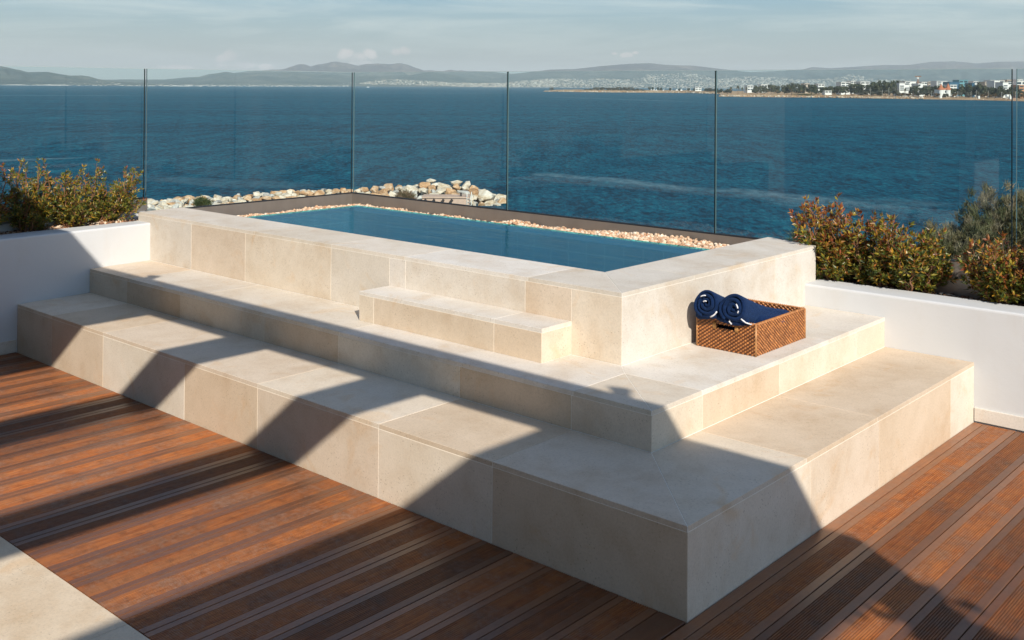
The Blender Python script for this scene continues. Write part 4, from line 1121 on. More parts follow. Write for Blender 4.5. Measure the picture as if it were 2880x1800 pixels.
for (u, v, w_) in ((1827, 243.5, 9), (1836.5, 244, 9), (1850, 244.5, 9), (1859, 242.5, 8), (1885, 245, 8), (1911, 246, 7), (1937, 244.5, 9), (1953, 245, 8), (1990, 246, 22), (2006, 245.5, 30), (2022, 246.5, 24), (2046, 246, 26)): tree(u, v, w_, 'round', 60, 1.8)
for (u, v, w_) in ((2056, 241, 15), (2076, 236, 17), (2088, 242.5, 11), (2100, 241.5, 12), (2140, 253, 14), (2158, 246, 17), (2186, 247.5, 15), (2226, 241, 18), (2253, 246, 16), (2546, 245, 14)): tree(u, v, w_, 'palm', 26, 2.6)
for (u, v, w_) in ((2130, 239.5, 22), (2150, 241, 22), (2169, 233.5, 15), (2180, 240.5, 24), (2206, 239, 26), (2228, 233, 22), (2244, 232, 28), (2262, 238, 26), (2283, 237, 30), (2303, 244, 24), (2321, 241, 24), (2340, 241.5, 26), (2357, 239.5, 26), (2378, 239, 28), (2396, 234, 26), (2414, 233.5, 26), (2428, 237, 24),
                   (2448, 230.5, 24), (2458, 229, 22), (2468, 231, 20), (2477, 224.5, 18), (2490, 228, 22), (2503, 227, 20), (2512, 226, 18), (2522, 225, 18), (2534, 226, 22), (2550, 225, 20), (2569, 239, 22), (2584, 246, 18), (2603, 240, 24), (2616, 239, 22), (2627, 241, 20), (2640, 235.5, 22), (2656, 245, 18), (2674, 244, 20), (2690, 246, 24), (2706, 237, 26), (2722, 235.5, 22), (2735, 241, 22), (2748, 238, 24), (2759, 231.5, 20), (2770, 236, 20), (2783, 241, 22), (2800, 247, 24), (2818, 241, 22), (2832, 247, 20), (2845, 243.5, 22), (2858, 250, 22), (2873, 254, 22)): tree(u, v, w_, 'broad', 170 if 2518 < u < 2556 else r7.uniform(45, 75), 2.4)
for (u, v, w_) in ((2440, 246, 20), (2519, 243, 20), (2530, 258, 16), (2475, 252, 22), (2498, 250, 20), (2428, 254, 18), (2455, 256, 18), (2585, 258, 18), (2610, 257, 20), (2660, 262, 16), (2700, 256, 18), (2725, 257, 18), (2752, 255, 18), (2815, 257, 18)): tree(u, v, w_, 'grey', r7.uniform(28, 40), 2.2)
for (u, v, w_) in ((2543, 258, 20), (2556, 260, 16), (2639, 261, 18), (2688, 259, 16), (2776, 256.5, 24), (2797, 260, 20), (2838, 262, 14), (2870, 261, 16)): tree(u, v, w_, 'rusty', 26, 2.0)

# headland buildings
M_BWHITE = simple('building_white', (0.70, 0.69, 0.66), 0.8, 0.2); M_BDARK = simple('building_window', (0.03, 0.045, 0.06), 0.3, 0.5)
M_BBLUE = simple('building_blue', (0.03, 0.10, 0.17), 0.3, 0.5); M_BTEAL = simple('building_teal', (0.13, 0.30, 0.34), 0.5, 0.3); M_ORANGE = simple('building_orange', (0.50, 0.25, 0.13), 0.8, 0.2)
M_TILE = simple('roof_tile', (0.42, 0.15, 0.075), 0.8, 0.2); M_BEIGE = simple('building_beige', (0.52, 0.42, 0.33), 0.8, 0.2)
def building(label, u0, u1, v0, v1, setback, mat, floors=0, depth=14, cat='building', name='building', flat=True):
    u = (u0 + u1) / 2; D = dsea(u, lerp_pts(VH if u > 2010 else VW, u)) + setback; p = gp(u, D)
    z0, z1 = zat(u, v1, D), zat(u, v0, D); wd = (u1 - u0) * D / F
    t = thing(name, (p.x, p.y, z0), label, cat)
    Mx = Matrix.Translation((p.x, p.y, 0)) @ Matrix.Rotation(0.7275 + 0.12, 4, 'Z')
    zg = min(z0, SEA + 2.0)
    mb = MB(); mb.box((-wd / 2, 0, zg), (wd / 2, depth, z1), 0, (1, 1, 1), Mx); mb.build('wall', [mat], t)
    if floors:
        fh = (z1 - z0) / floors
        for k in range(floors):
            nb = max(2, int(wd / 5)); bw = wd / nb
            mb = MB()
            for q in range(nb):
                if (q + k) % 4 == 3: continue
                mb.box((-wd / 2 + q * bw + bw * 0.12, -0.25, z0 + k * fh + fh * 0.28), (-wd / 2 + (q + 1) * bw - bw * 0.12, -0.02, z0 + k * fh + fh * 0.76), 0, (1, 1, 1), Mx)
            mb.build('window', [M_BDARK], t)
    if flat:
        mb = MB(); mb.box((-wd / 2 - 0.3, -0.5, z1 + 0.01), (wd / 2 + 0.3, depth + 0.2, z1 + 0.35), 0, (1, 1, 1), Mx); mb.build('roof', [mat], t)
    return t, Mx, z0, z1, wd
building('tall white apartment block rising left of the tower crane', 2529, 2559, 234, 256, 90, M_BWHITE, 4)
building('white apartment block just behind the tall one, beside the tower crane', 2545, 2577, 229.5, 247, 140, M_BWHITE, 3)
building('narrow white house directly under the tower crane', 2582, 2597, 235.5, 262, 95, M_BWHITE, 3)
building('white flat-roofed block left of the blue glazed building', 2634, 2665, 228.5, 244, 190, M_BWHITE, 3)
building('low blue glazed building behind the trees', 2669, 2700, 231, 245, 170, M_BBLUE, 0)
building('teal topped building joined to the blue glazed one', 2697, 2723, 225.5, 243, 200, M_BTEAL, 2)
building('white stepped villa right of the red cone roofs', 2672, 2692, 239, 254, 110, M_BWHITE, 2)
building('small blue panelled building among the trees', 2734, 2742, 234, 246, 95, M_BBLUE, 0)
building('beige building left of the large white terraced block', 2770, 2793, 231, 242, 160, M_BEIGE, 2)
building('large white terraced block near the right edge', 2796, 2826, 227, 252, 130, M_BWHITE, 4)
building('white terraced wing in front of the large white block', 2820, 2850, 232, 257, 100, M_BWHITE, 4)
building('white flat-roofed house at the right picture edge', 2858, 2890, 228, 240, 150, M_BWHITE, 1)
building('orange rendered house at the right picture edge', 2866, 2895, 240, 262, 85, M_ORANGE, 3)
building('white flat block left of the tall tree clump', 2420, 2446, 230, 244, 160, M_BWHITE, 2)
building('modern white house with a wide dark window band', 2365, 2391, 231.5, 244, 120, M_BWHITE, 2)
building('low white beach pavilion among bushes', 2320, 2340, 255.5, 262, 40, M_BWHITE, 1, 8)
building('low white marina building on the spit', 1955, 1973, 244.5, 254, 90, M_BWHITE, 2, 8)
for k, (u, w_, v, D, mt) in enumerate(((2600, 16, 231, 260, M_BWHITE), (2618, 14, 230, 280, M_BEIGE), (2745, 14, 229, 280, M_BWHITE), (2790, 12, 226, 300, M_BWHITE), (2840, 16, 225, 290, M_BEIGE), (2868, 18, 224, 320, M_BWHITE), (2400, 14, 228, 330, M_BWHITE), (2310, 18, 236, 330, M_BWHITE), (2270, 14, 235, 340, M_BEIGE), (2150, 18, 238, 330, M_BWHITE), (2110, 16, 241, 330, M_BWHITE))):
    tag(building('', u - w_ / 2, u + w_ / 2, v, v + 14, D, mt, 2)[0], 'small pale block showing over the treetops', 'building', 'pale blocks over the treetops')
# villa with two red cone roofs
t, Mx, z0, z1, wd = building('white villa with two red cone-roofed turrets among the trees', 2640, 2672, 252, 264, 32, M_BWHITE, 1, 9, flat=False)
sp_ = wd / 32
for (du, top, r_) in ((-9, 6.2, 3.1), (12, 6.8, 2.9)):
    c = Mx @ Vector((du * sp_, 0.5, 0))
    mb = MB(); n = 12
    ring = [(c.x + math.cos(6.283 * i / n) * r_, c.y + math.sin(6.283 * i / n) * r_, z1 - 0.2) for i in range(n)]
    mb.add(ring + [(c.x, c.y, z1 + top)], [(i, (i + 1) % n, n) for i in range(n)] + [tuple(reversed(range(n)))]); mb.build('roof', [M_TILE], t)
    mb = MB(); mb.tube([(c.x, c.y, z0 - 2), (c.x, c.y, z1 - 0.25)], r_ * 0.85, 12); mb.build('turret', [M_BWHITE], t)
mb = MB(); mb.box((-wd * 0.2, -0.4, z1 + 0.02), (wd * 0.35, 9, z1 + 1.6), 0, (1, 1, 1), Mx); mb.build('roof', [M_TILE], t)
# tower crane
D = dsea(2582, lerp_pts(VH, 2582)) + 130; p = gp(2582, D); zt_ = zat(2582, 216, D); zb_ = SEA + 2
cr = thing('tower_crane', (p.x, p.y, zb_), 'rusty lattice tower crane standing above the white blocks', 'crane')
mb = MB(); s = 0.7
for (a, b) in ((-s, -s), (s, -s), (s, s), (-s, s)): mb.tube([(p.x + a, p.y + b, zb_), (p.x + a, p.y + b, zt_)], 0.16, 5)
k = zb_; f = 1
while k < zt_ - 1.4:
    mb.tube([(p.x - s * f, p.y - s, k), (p.x + s * f, p.y - s, k + 1.4)], 0.1, 4); mb.tube([(p.x - s, p.y - s * f, k), (p.x - s, p.y + s * f, k + 1.4)], 0.1, 4); k += 1.4; f = -f
mb.build('mast', [simple('crane_rust', (0.32, 0.15, 0.08), 0.7, 0.3)], cr)
mb = MB(); mb.box((p.x - 3.2, p.y - 0.5, zt_), (p.x + 3.4, p.y + 0.5, zt_ + 0.9)); mb.build('jib', [bpy.data.materials['crane_rust']], cr)
mb = MB(); mb.box((p.x - 0.9, p.y - 0.9, zt_ - 2.6), (p.x + 0.9, p.y + 0.9, zt_ - 0.2)); mb.build('cab', [M_BWHITE], cr)
# white beach kiosks and the lifeguard tower
def kiosk(u, wpx, v0, v1, label, tower=False):
    D = dsea(u, lerp_pts(VH, u)) + 12; p = gp(u, D); z0, z1 = zat(u, v1, D), zat(u, v0, D); wv = wpx * D / F / 2
    t = thing('lifeguard_tower' if tower else 'beach_kiosk', (p.x, p.y, z0), label, 'tower' if tower else 'kiosk')
    Mx = Matrix.Translation((p.x, p.y, 0)) @ Matrix.Rotation(0.8, 4, 'Z')
    if tower:
        for a in (-1, 1):
            for b in (-1, 1):
                mb = MB(); mb.box((a * wv * .8 - .12, b * wv * .8 - .12, z0 - 0.5), (a * wv * .8 + .12, b * wv * .8 + .12, z0 + (z1 - z0) * .5), 0, (1, 1, 1), Mx); mb.build('leg', [M_BWHITE], t)
        z0 = z0 + (z1 - z0) * .5
    mb = MB(); mb.box((-wv, -wv, z0 - (0 if tower else 0.5)), (wv, wv, z1 - 0.3), 0, (1, 1, 1), Mx); mb.build('cabin', [M_BWHITE], t)
    mb = MB(); mb.box((-wv * 1.15, -wv * 1.15, z1 - 0.29), (wv * 1.15, wv * 1.15, z1), 0, (1, 1, 1), Mx); mb.build('roof', [M_BWHITE], t)
kiosk(2646, 5, 268, 275, 'white beach kiosk below the villa with red cone roofs')
kiosk(2753, 5, 269.5, 276.5, 'white beach kiosk at the middle of the sandy beach')
kiosk(2842, 5, 270, 277.5, 'white beach kiosk beside the lifeguard tower')
kiosk(2833, 7, 265.5, 277.5, 'white lifeguard tower on legs on the sandy beach', True)
# lamp posts along the beach
M_POLE = simple('pole_grey', (0.42, 0.40, 0.37), 0.6, 0.3)
for u, v in ((2448, 247), (2482, 253), (2500, 246), (2546, 257), (2620, 258), (2694, 257), (2731, 258), (2746, 254), (2780, 256), (2817, 260), (2856, 258)):
    D = dsea(u, lerp_pts(VH, u)) + 20; p = gp(u, D); z1 = zat(u, v, D); z0 = SEA + 1.2
    t = thing('street_lamp', (p.x, p.y, z0), 'thin pale street lamp standing behind the beach', 'street lamp', 'street lamps behind the beach')
    mb = MB(); mb.tube([(p.x, p.y, z0), (p.x, p.y, z1)], [0.16, 0.11], 6); mb.build('post', [M_POLE], t)
    mb = MB(); mb.tube([(p.x, p.y, z1 + 0.005), (p.x + 0.5, p.y + 0.45, z1 + 0.15)], [0.1, 0.16], 5); mb.build('lamp_head', [M_POLE], t)
# yachts moored behind the spit
M_HULL = simple('yacht_white', (0.75, 0.75, 0.74), 0.35, 0.5); M_MAST = simple('mast_pale', (0.66, 0.64, 0.58), 0.4, 0.4)
def yacht(u, vtop, size, D0=2050):
    p = gp(u, D0); zt = zat(u, vtop, D0); t = thing('sailing_yacht', (p.x, p.y, SEA), 'white yacht with a bare mast moored behind the spit', 'yacht', 'yachts moored behind the spit')
    mb = MB(); L = size; a = 0.7275 + r7.uniform(-0.3, 0.3); Mx = Matrix.Translation((p.x, p.y, SEA)) @ Matrix.Rotation(a, 4, 'Z')
    hull = [(-L / 2, -L * .13), (L * .25, -L * .15), (L / 2, 0), (L * .25, L * .15), (-L / 2, L * .13)]
    mb.prism(hull, -0.3, L * 0.16, 0, (1, 1, 1), Mx); mb.build('hull', [M_HULL], t)
    mb = MB(); mb.box((-L * .3, -L * .09, L * 0.161), (L * .15, L * .09, L * 0.30), 0, (1, 1, 1), Mx); mb.box((-L * .22, -L * .07, L * 0.301), (L * .0, L * .07, L * 0.40), 0, (1, 1, 1), Mx); mb.build('cabin', [M_HULL], t)
    mb = MB(); mb.tube([(p.x, p.y, SEA + L * 0.3), (p.x, p.y, zt)], [0.22, 0.14], 6); mb.build('mast', [M_MAST], t)
for (u, v, s) in ((1836, 212.5, 16), (1840.5, 213, 14), (1849.5, 215, 13), (1868, 243, 12), (1890, 240, 12), (1906, 235, 14), (1918, 231, 14), (1931, 241, 10), (1942, 226, 13), (1968, 233, 10), (2042.7, 209, 14), (2161, 213, 12)): yacht(u, v, s)
p = gp(1035.5, 4200); fy = thing('ferry', (p.x, p.y, SEA), 'small white ferry on the far water left of the city', 'ferry')
mb = MB(); mb.box((-5.5, -2, -0.3), (5.5, 2, 1.7), 0, (1, 1, 1), Matrix.Translation((p.x, p.y, SEA)) @ Matrix.Rotation(0.75, 4, 'Z')); mb.build('hull', [M_HULL], fy)
mb = MB(); mb.box((-4, -1.6, 1.71), (3, 1.6, 3.0), 0, (1, 1, 1), Matrix.Translation((p.x, p.y, SEA)) @ Matrix.Rotation(0.75, 4, 'Z')); mb.build('cabin', [M_HULL], fy)

# ------------------------------------------------------------------ breakwater below the terrace
def boulder_mat(name, a, b, c3):
    g = NT(name); co = g.coord(); oi = g.n('ShaderNodeObjectInfo')
    sh = g.n('ShaderNodeVectorMath', operation='ADD'); g.set(sh.inputs[0], co)
    cb = g.n('ShaderNodeCombineXYZ'); 
    for i in range(3): g.set(cb.inputs[i], g.math('MULTIPLY', oi.outputs['Random'], 31.0 + i))
    g.set(sh.inputs[1], cb.outputs[0])
    f = g.noise(sh.outputs[0], 1.4, 5, 0.65, 0.5); f2 = g.noise(sh.outputs[0], 7, 4, 0.65)
    c = g.ramp(g.math('ADD', g.math('MULTIPLY', f, 0.7), g.math('MULTIPLY', f2, 0.3)), [(0.36, a), (0.5, b), (0.64, c3)])
    g.bsdf(c, 0.85, g.bump(f2, 0.5, 0.08), 0.2); return g.mat
M_BLD = {'cream': boulder_mat('boulder_cream', (0.36, 0.25, 0.14), (0.58, 0.50, 0.39), (0.68, 0.64, 0.57)),
         'rust': boulder_mat('boulder_rust', (0.28, 0.14, 0.065), (0.50, 0.31, 0.17), (0.64, 0.52, 0.39)),
         'grey': boulder_mat('boulder_grey', (0.24, 0.21, 0.18), (0.43, 0.41, 0.37), (0.58, 0.56, 0.52))}
def boulder_mesh(seed, kind):
    r = random.Random(seed); bm = bmesh.new()
    for k in range(15):
        d = Vector((r.gauss(0, 1), r.gauss(0, 1), r.gauss(0, 1))).normalized(); q = max(abs(d.x), abs(d.y), abs(d.z)); d = d * (0.62 + 0.38 / (q * 1.35))
        bm.verts.new(d * r.uniform(0.40, 0.56))
    bmesh.ops.convex_hull(bm, input=bm.verts)
    for v in [v for v in bm.verts if not v.link_faces]: bm.verts.remove(v)
    bmesh.ops.dissolve_limit(bm, angle_limit=0.30, verts=bm.verts, edges=bm.edges)
    bmesh.ops.bevel(bm, geom=list(bm.edges), offset=0.022, segments=1, affect='EDGES')
    bmesh.ops.triangulate(bm, faces=bm.faces)
    me = bpy.data.meshes.new('boulder'); bm.to_mesh(me); bm.free(); me.materials.append(M_BLD[kind]); return me
BM = {k: [boulder_mesh(100 + i * 10 + j, k) for j in range(6)] for i, k in enumerate(('cream', 'rust', 'grey'))}
BTOP = [(340, 575), (412, 571), (470, 564), (560, 555), (640, 554), (700, 547), (750, 543), (850, 535), (990, 533), (1100, 524), (1190, 520), (1210, 512), (1300, 515), (1345, 533), (1400, 560), (1420, 574)]
BASEV = [(340, 592), (1000, 580), (1300, 576), (1420, 574)]
BTXT = {'cream': ('pale cream boulder heaped on the breakwater', 'cream breakwater boulders'), 'rust': ('rusty orange boulder heaped on the breakwater', 'rusty breakwater boulders'), 'grey': ('grey boulder heaped on the breakwater', 'grey breakwater boulders')}
r8 = random.Random(23)
def put_boulder(u, D, z, s, kind, label=None):
    p = gp(u, D); o = bpy.data.objects.new('boulder', r8.choice(BM[kind])); col.objects.link(o)
    o.location = (p.x, p.y, z); o.scale = (s * r8.uniform(1.0, 1.45), s * r8.uniform(0.85, 1.1), s * r8.uniform(0.65, 0.9)); o.rotation_euler = (r8.uniform(-.35, .35), r8.uniform(-.35, .35), r8.uniform(0, 6.28))
    tag(o, label or BTXT[kind][0], 'boulder', None if label else BTXT[kind][1])
LINE = [(340, 604), (389, 596), (511, 584), (526, 584), (990, 541), (2011, 655)]     # top of the channel as it hides the lower rocks
for row in range(9):
    u = 342.0 + (row % 3) * 9
    dd = -0.6 + row * 0.78
    while u < 1418:
        D0 = dsea(u, lerp_pts(BASEV, u)); hgt = zat(u, lerp_pts(BTOP, u), D0 + 3.3) - SEA
        big = 1150 < u < 1410
        s = r8.uniform(0.8, 1.45) if big else r8.uniform(0.7, 1.2)
        f = max(0.0, 1 - (abs(dd - 3.3) / (3.9 if dd < 3.3 else 3.0)) ** 1.25)
        z = SEA + max(0.0, hgt * f - s * 0.22) + r8.uniform(-.16, .16)
        D = D0 + dd + r8.uniform(-.3, .3)
        vt = hor(u) - (z + s * 0.35 - EYE) * F / D
        if vt < lerp_pts(LINE, u) + 3 and not (1192 < u < 1318 and dd < 0.4):
            x = r8.random(); kind = ('cream' if x < 0.66 else 'rust' if x < 0.84 else 'grey') if big else ('cream' if x < 0.46 else 'rust' if x < 0.78 else 'grey')
            put_boulder(u, D, z, s, kind)
        u += s * (25 if big else 25) * r8.uniform(0.85, 1.15)
put_boulder(1372, dsea(1372, 572) + 0.5, SEA + 0.6, 1.7, 'cream', 'large flat-topped boulder at the very tip of the breakwater')
put_boulder(1214, dsea(1216, 575) + 3.4, SEA + 1.8, 1.15, 'cream', 'pointed pale boulder crowning the breakwater')
# pink jetty with dark slanting fenders, ladder and bollard
M_PINK = simple('jetty_concrete', (0.50, 0.36, 0.28), 0.85, 0.2, 0, 1.5, 0.25); M_IRON = simple('jetty_iron', (0.03, 0.03, 0.032), 0.6, 0.3)
DJ = 93.0; pj = gp(1256, DJ); zj = zat(1256, 553, DJ)
jt = thing('jetty', (pj.x, pj.y, SEA), 'pinkish concrete jetty in front of the breakwater boulders', 'jetty')
MJ = Matrix.Translation((pj.x, pj.y, 0)) @ Matrix.Rotation(0.7275, 4, 'Z'); px = DJ / F
mb = MB(); mb.box((-66 * px, 0, SEA - 0.6), (66 * px, 2.0, zj - 0.12), 0, (1, 1, 1), MJ); mb.build('deck_block', [M_PINK], jt)
mb = MB(); mb.box((-67 * px, -0.12, zj - 0.115), (67 * px, 2.05, zj), 0, (1, 1, 1), MJ); mb.build('capping', [M_PINK], jt)
for x in (-58, -34, -8, 16):
    mb = MB(); a = MJ @ Vector(((x - 9) * px, -0.16, zj - 0.75)); b = MJ @ Vector(((x + 3) * px, -0.16, zj - 0.22)); mb.tube([a, b], 0.11, 6); mb.build('fender', [M_IRON], jt)
mb = MB(); c = MJ @ Vector((42 * px, 0.5, 0)); mb.tube([(c.x, c.y, zj + 0.005), (c.x, c.y, zj + 0.25), (c.x, c.y, zj + 0.32)], [0.1, 0.08, 0.16], 8); mb.build('bollard', [M_IRON], jt)
ld = thing('ladder', (pj.x, pj.y, SEA), 'metal boarding ladder with hooped rails at the jetty end', 'ladder')
ML = Matrix.Translation((gp(1322, DJ).x, gp(1322, DJ).y, 0)) @ Matrix.Rotation(0.7275, 4, 'Z')
for x in (-0.2, 0.2):
    mb = MB(); mb.tube([ML @ Vector((x, -0.1, SEA - 0.3)), ML @ Vector((x, -0.1, zj + 0.25)), ML @ Vector((x, 0.05, zj + 0.42)), ML @ Vector((x, 0.45, zj + 0.35)), ML @ Vector((x, 0.5, zj - 0.1))], 0.035, 6); mb.build('rail', [M_MAST], ld)
for k in range(4):
    mb = MB(); z = SEA + 0.1 + k * 0.28; mb.tube([ML @ Vector((-0.19, -0.1, z)), ML @ Vector((0.19, -0.1, z))], 0.025, 5); mb.build('rung', [M_MAST], ld)

# slope below the terrace
M_SLOPE = land_mat('slope_ground', [(0.35, (0.12, 0.09, 0.05)), (0.6, (0.28, 0.22, 0.15))], 0.4)
mb = MB(); vs = []; fs = []
prof = [(7, -3.6), (12, -4.6), (20, -5.8), (35, -7.6), (55, -9.0), (66, -10.2)]
n = 26
for i in range(n + 1):
    a = -0.75 + 1.7 * i / n
    for (dd, z) in prof:
        p = CXY + (FWD + RGT * a) * dd; vs.append((p.x, p.y, z + (0.5 * noise.noise(Vector((p.x * .1, p.y * .1, 0))) if dd > 8 else 0)))
for i in range(n):
    for j in range(len(prof) - 1): fs.append((i * len(prof) + j, (i + 1) * len(prof) + j, (i + 1) * len(prof) + j + 1, i * len(prof) + j + 1))
mb.add(vs, fs); tag(mb.build('hillside', [M_SLOPE]), kind='structure')

# grey feathery bush beyond the glass, and two small plants
def plume_bush(label, u, D, ztop, rx, rz, n_pl, n_bl, bl, bw, seed, pal, name='feathery_bush', cat='bush', ground=-4.2, dome=True):
    r = random.Random(seed); p = gp(u, D); c = Vector((p.x, p.y, ztop - rz))
    t = thing(name, (p.x, p.y, ground), label, cat)
    mb = MB(); wood = MB()
    for k in range(n_pl):
        d = Vector((r.gauss(0, 1), r.gauss(0, 1), abs(r.gauss(0, 1)) * 0.9 + 0.05)).normalized()
        lump = 0.86 + 0.22 * noise.noise(d * 2.6 + Vector((seed, 0, 0)))
        q = c + Vector((d.x * rx, d.y * rx, d.z * rz)) * lump * r.uniform(0.62, 1.0)
        axis = (Vector((d.x * 0.75 + 0.25, d.y * 0.75, 0.9)) + Vector((r.gauss(0, .25), r.gauss(0, .25), 0))).normalized()
        base = r.choice(pal); kk = r.uniform(0.8, 1.2)
        for b in range(n_bl):
            s0 = q + axis * r.uniform(-0.12, 0.16) * bl * 4 + Vector((r.gauss(0, 1), r.gauss(0, 1), r.gauss(0, 1))) * bl * 0.35
            dd = (axis + Vector((r.gauss(0, .5), r.gauss(0, .5), r.gauss(0, .25)))).normalized(); L = bl * r.uniform(0.6, 1.4)
            s = dd.cross(Vector((r.gauss(0, 1), r.gauss(0, 1), r.gauss(0, 1)))).normalized() * bw * 0.5
            j = kk * r.uniform(0.8, 1.2)
            mb.add([s0 - s, s0 + s, s0 + dd * L], [(0, 1, 2)], 0, (base[0] * j, base[1] * j, base[2] * j))
    for k in range(9):
        a = r.uniform(0, 6.28); wood.tube([(p.x, p.y, ground), (p.x + math.cos(a) * rx * .25, p.y + math.sin(a) * rx * .25, c.z), (p.x + math.cos(a) * rx * .6, p.y + math.sin(a) * rx * .6, c.z + rz * .55)], [0.07, 0.045, 0.015], 5)
    wood.build('stem', [M_BARK], t); mb.build('foliage', [M_GREYLEAF], t); return t
GREYP = [(0.13, 0.12, 0.055), (0.095, 0.10, 0.045), (0.175, 0.15, 0.085), (0.06, 0.065, 0.03), (0.22, 0.185, 0.12)]
plume_bush('big grey green feathery bush beyond the glass at the right', 2892, 9.6, 0.99, 1.25, 1.6, 3600, 62, 0.052, 0.008, 3, GREYP)
plume_bush('lower grey green feathery bush in front of the big one, nearer the pool', 2692, 9.2, 0.77, 0.68, 1.3, 2300, 62, 0.05, 0.008, 4, GREYP)
plume_bush('little blue green plant peeking over the far right corner of the coping', 2258, 7.6, 0.845, 0.12, 0.22, 70, 22, 0.05, 0.005, 5, [(0.07, 0.10, 0.065), (0.10, 0.13, 0.09)], 'small_plant', 'plant', -4.0)
plume_bush('small green plant growing among the boulders at the left', 572, 89, -8.0, 0.62, 0.55, 80, 22, 0.30, 0.05, 6, [(0.07, 0.09, 0.03), (0.11, 0.12, 0.045)], 'small_plant', 'plant', -9.4)
plume_bush('dry brownish plant beside the pink jetty', 1142, 92, -7.65, 0.85, 0.65, 110, 22, 0.30, 0.05, 7, [(0.20, 0.15, 0.08), (0.12, 0.11, 0.05), (0.27, 0.17, 0.12)], 'small_plant', 'plant', -9.4)
# ------------------------------------------------------------------ camera
CX, CY, CZ = 1.9585977, -3.1301174, 1.85
YAW, PITCH, ROLL, FPX, CYP = 0.7275477, 0.0084165, 0.0066412, 2946.4288, 216.1136
cam = bpy.data.cameras.new('camera'); co = bpy.data.objects.new('camera', cam); col.objects.link(co)
fw = Vector((-math.sin(YAW) * math.cos(PITCH), math.cos(YAW) * math.cos(PITCH), math.sin(PITCH)))
ri = Vector((math.cos(YAW), math.sin(YAW), 0)); up = ri.cross(fw)
ri2 = ri * math.cos(ROLL) + up * math.sin(ROLL); up2 = -ri * math.sin(ROLL) + up * math.cos(ROLL)
co.matrix_world = Matrix(((ri2.x, up2.x, -fw.x, CX), (ri2.y, up2.y, -fw.y, CY), (ri2.z, up2.z, -fw.z, CZ), (0, 0, 0, 1)))
cam.sensor_width = 36; cam.lens = FPX / 2880 * 36; cam.shift_y = -(900 - CYP) / 2880
cam.clip_start = 0.05; cam.clip_end = 30000
scene.camera = co

# ------------------------------------------------------------------ sun and sky
LDIR = Vector((-0.699, 0.466, -0.542)).normalized()
sun = bpy.data.lights.new('sun', 'SUN'); sun.energy = 5.0; sun.angle = R(0.53); sun.color = (1.0, 0.92, 0.805)
so = bpy.data.objects.new('sun', sun); col.objects.link(so); so.rotation_euler = LDIR.to_track_quat('-Z', 'Y').to_euler(); so.location = (8, -6, 9)
w = bpy.data.worlds.new('World'); scene.world = w; w.use_nodes = True
nt = w.node_tree; nt.nodes.clear()
class WT(NT):
    def __init__(s, tree): s.t = tree
g = WT(nt)
wo = g.n('ShaderNodeOutputWorld'); bg = g.n('ShaderNodeBackground')
sky = g.n('ShaderNodeTexSky', sky_type='NISHITA'); sky.sun_disc = False
sd = -LDIR; sky.sun_elevation = math.asin(sd.z); sky.sun_rotation = math.atan2(sd.x, sd.y)
sky.air_density = 1.0; sky.dust_density = 1.2; sky.ozone_density = 1.0
skyc = g.mix(1.0, sky.outputs[0], (0.46, 0.94, 1.6), 'MULTIPLY')
# clouds by direction: thin cirrus and a few small cumulus low over the hills
tc = g.n('ShaderNodeTexCoord'); d = tc.outputs['Generated']
def dot(v):
    nd = g.n('ShaderNodeVectorMath', operation='DOT_PRODUCT'); g.set(nd.inputs[0], d); nd.inputs[1].default_value = v; return nd.outputs['Value']
F0 = Vector((-math.sin(YAW), math.cos(YAW), 0))
f_ = g.math('MAXIMUM', dot(F0), 0.05); a_ = g.math('DIVIDE', dot(ri), f_); b_ = g.math('DIVIDE', dot((0, 0, 1)), f_)
ab = g.n('ShaderNodeCombineXYZ'); g.set(ab.inputs[0], a_); g.set(ab.inputs[1], b_)
def sc(v, s):
    m = g.n('ShaderNodeMapping'); g.set(m.inputs[0], v); m.inputs['Scale'].default_value = s; return m.outputs[0]
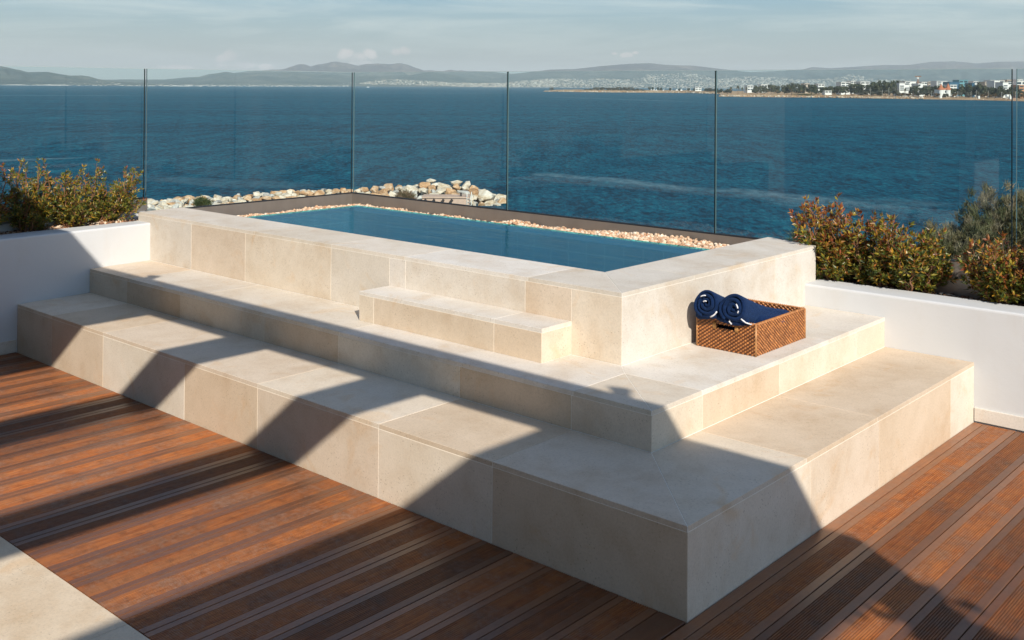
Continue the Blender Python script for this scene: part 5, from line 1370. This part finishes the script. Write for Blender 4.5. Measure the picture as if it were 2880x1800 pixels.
# milky air low over the sea horizon
skyz = dot((0, 0, 1))
veil = g.mix(g.maprange(skyz, 0.0, 0.085), (8.9, 8.9, 7.7), (6.1, 8.9, 9.2))
skyc = g.mix(g.maprange(skyz, 0.03, 0.20, 0.88, 0.0, True), skyc, veil)
cir = g.noise(sc(ab.outputs[0], (2.2, 22, 1)), 1.6, 6, 0.62, 0.5)
cirm = g.math('MULTIPLY', g.ramp(cir, [(0.44, 0.0), (0.74, 0.85)]), g.maprange(b_, 0.0, 0.06, 0.25, 1.0))
hazecol = (11.5, 12.8, 12.4)
skyc = g.mix(cirm, skyc, hazecol)
nz = g.noise(ab.outputs[0], 70, 5, 0.6); nz2 = g.noise(sc(ab.outputs[0], (1, 1, 1)), 26, 3, 0.5)
tot = None
for (ca, cb_, ra, rb) in ((-0.2690, 0.0265, 0.0065, 0.0075), (-0.2760, 0.0235, 0.008, 0.004), (-0.262, 0.0175, 0.020, 0.0032), (-0.320, 0.0155, 0.018, 0.0025), (-0.158, 0.0285, 0.009, 0.0055), (-0.147, 0.0255, 0.010, 0.006), (-0.136, 0.0295, 0.008, 0.005), (-0.145, 0.021, 0.011, 0.003),
                          (-0.111, 0.0315, 0.006, 0.0035), (-0.103, 0.0325, 0.0055, 0.0045), (0.109, 0.030, 0.008, 0.0028), (0.098, 0.0315, 0.004, 0.0018), (0.118, 0.032, 0.004, 0.0018), (-0.235, 0.0165, 0.009, 0.0028)):
    ea = g.math('DIVIDE', g.math('SUBTRACT', a_, ca), ra); eb = g.math('DIVIDE', g.math('SUBTRACT', b_, cb_), rb)
    q = g.math('ADD', g.math('MULTIPLY', ea, ea), g.math('MULTIPLY', eb, eb))
    q = g.math('ADD', q, g.math('MULTIPLY', g.math('SUBTRACT', nz, 0.5), 3.6))
    mk = g.maprange(q, 1.25, 0.1, 0, 1, True)
    tot = mk if tot is None else g.math('MAXIMUM', tot, mk)
skyc = g.mix(g.math('MULTIPLY', tot, 0.85), skyc, g.mix(g.maprange(nz2, 0.35, 0.65), (9.6, 9.6, 9.2), (14.0, 13.2, 12.4)))
g.set(bg.inputs[0], skyc); bg.inputs[1].default_value = 0.053
nt.links.new(bg.outputs[0], wo.inputs[0])

# ------------------------------------------------------------------ air
hz = NT('haze_air')
pv = hz.n('ShaderNodeVolumePrincipled'); pv.inputs['Color'].default_value = (0.80, 0.91, 0.95, 1); pv.inputs['Density'].default_value = HAZE
pv.inputs['Anisotropy'].default_value = 0.0
hz.t.links.new(pv.outputs[0], hz.out.inputs['Volume'])
mb = MB(); mb.box((-14800, -700, SEA - 1.2), (5600, 15600, 330)); o = mb.build('haze', [hz.mat]); tag(o, kind='stuff')

scene.view_settings.view_transform = 'Standard'; scene.view_settings.look = 'None'; scene.view_settings.gamma = 1; scene.view_settings.exposure = EXPO
scene.render.engine = 'CYCLES'
cy = scene.cycles
cy.max_bounces = 10; cy.diffuse_bounces = 3; cy.glossy_bounces = 4; cy.transmission_bounces = 6; cy.transparent_max_bounces = 24; cy.volume_bounces = 0
cy.use_denoising = True; cy.caustics_reflective = False; cy.caustics_refractive = False; cy.sample_clamp_indirect = 6
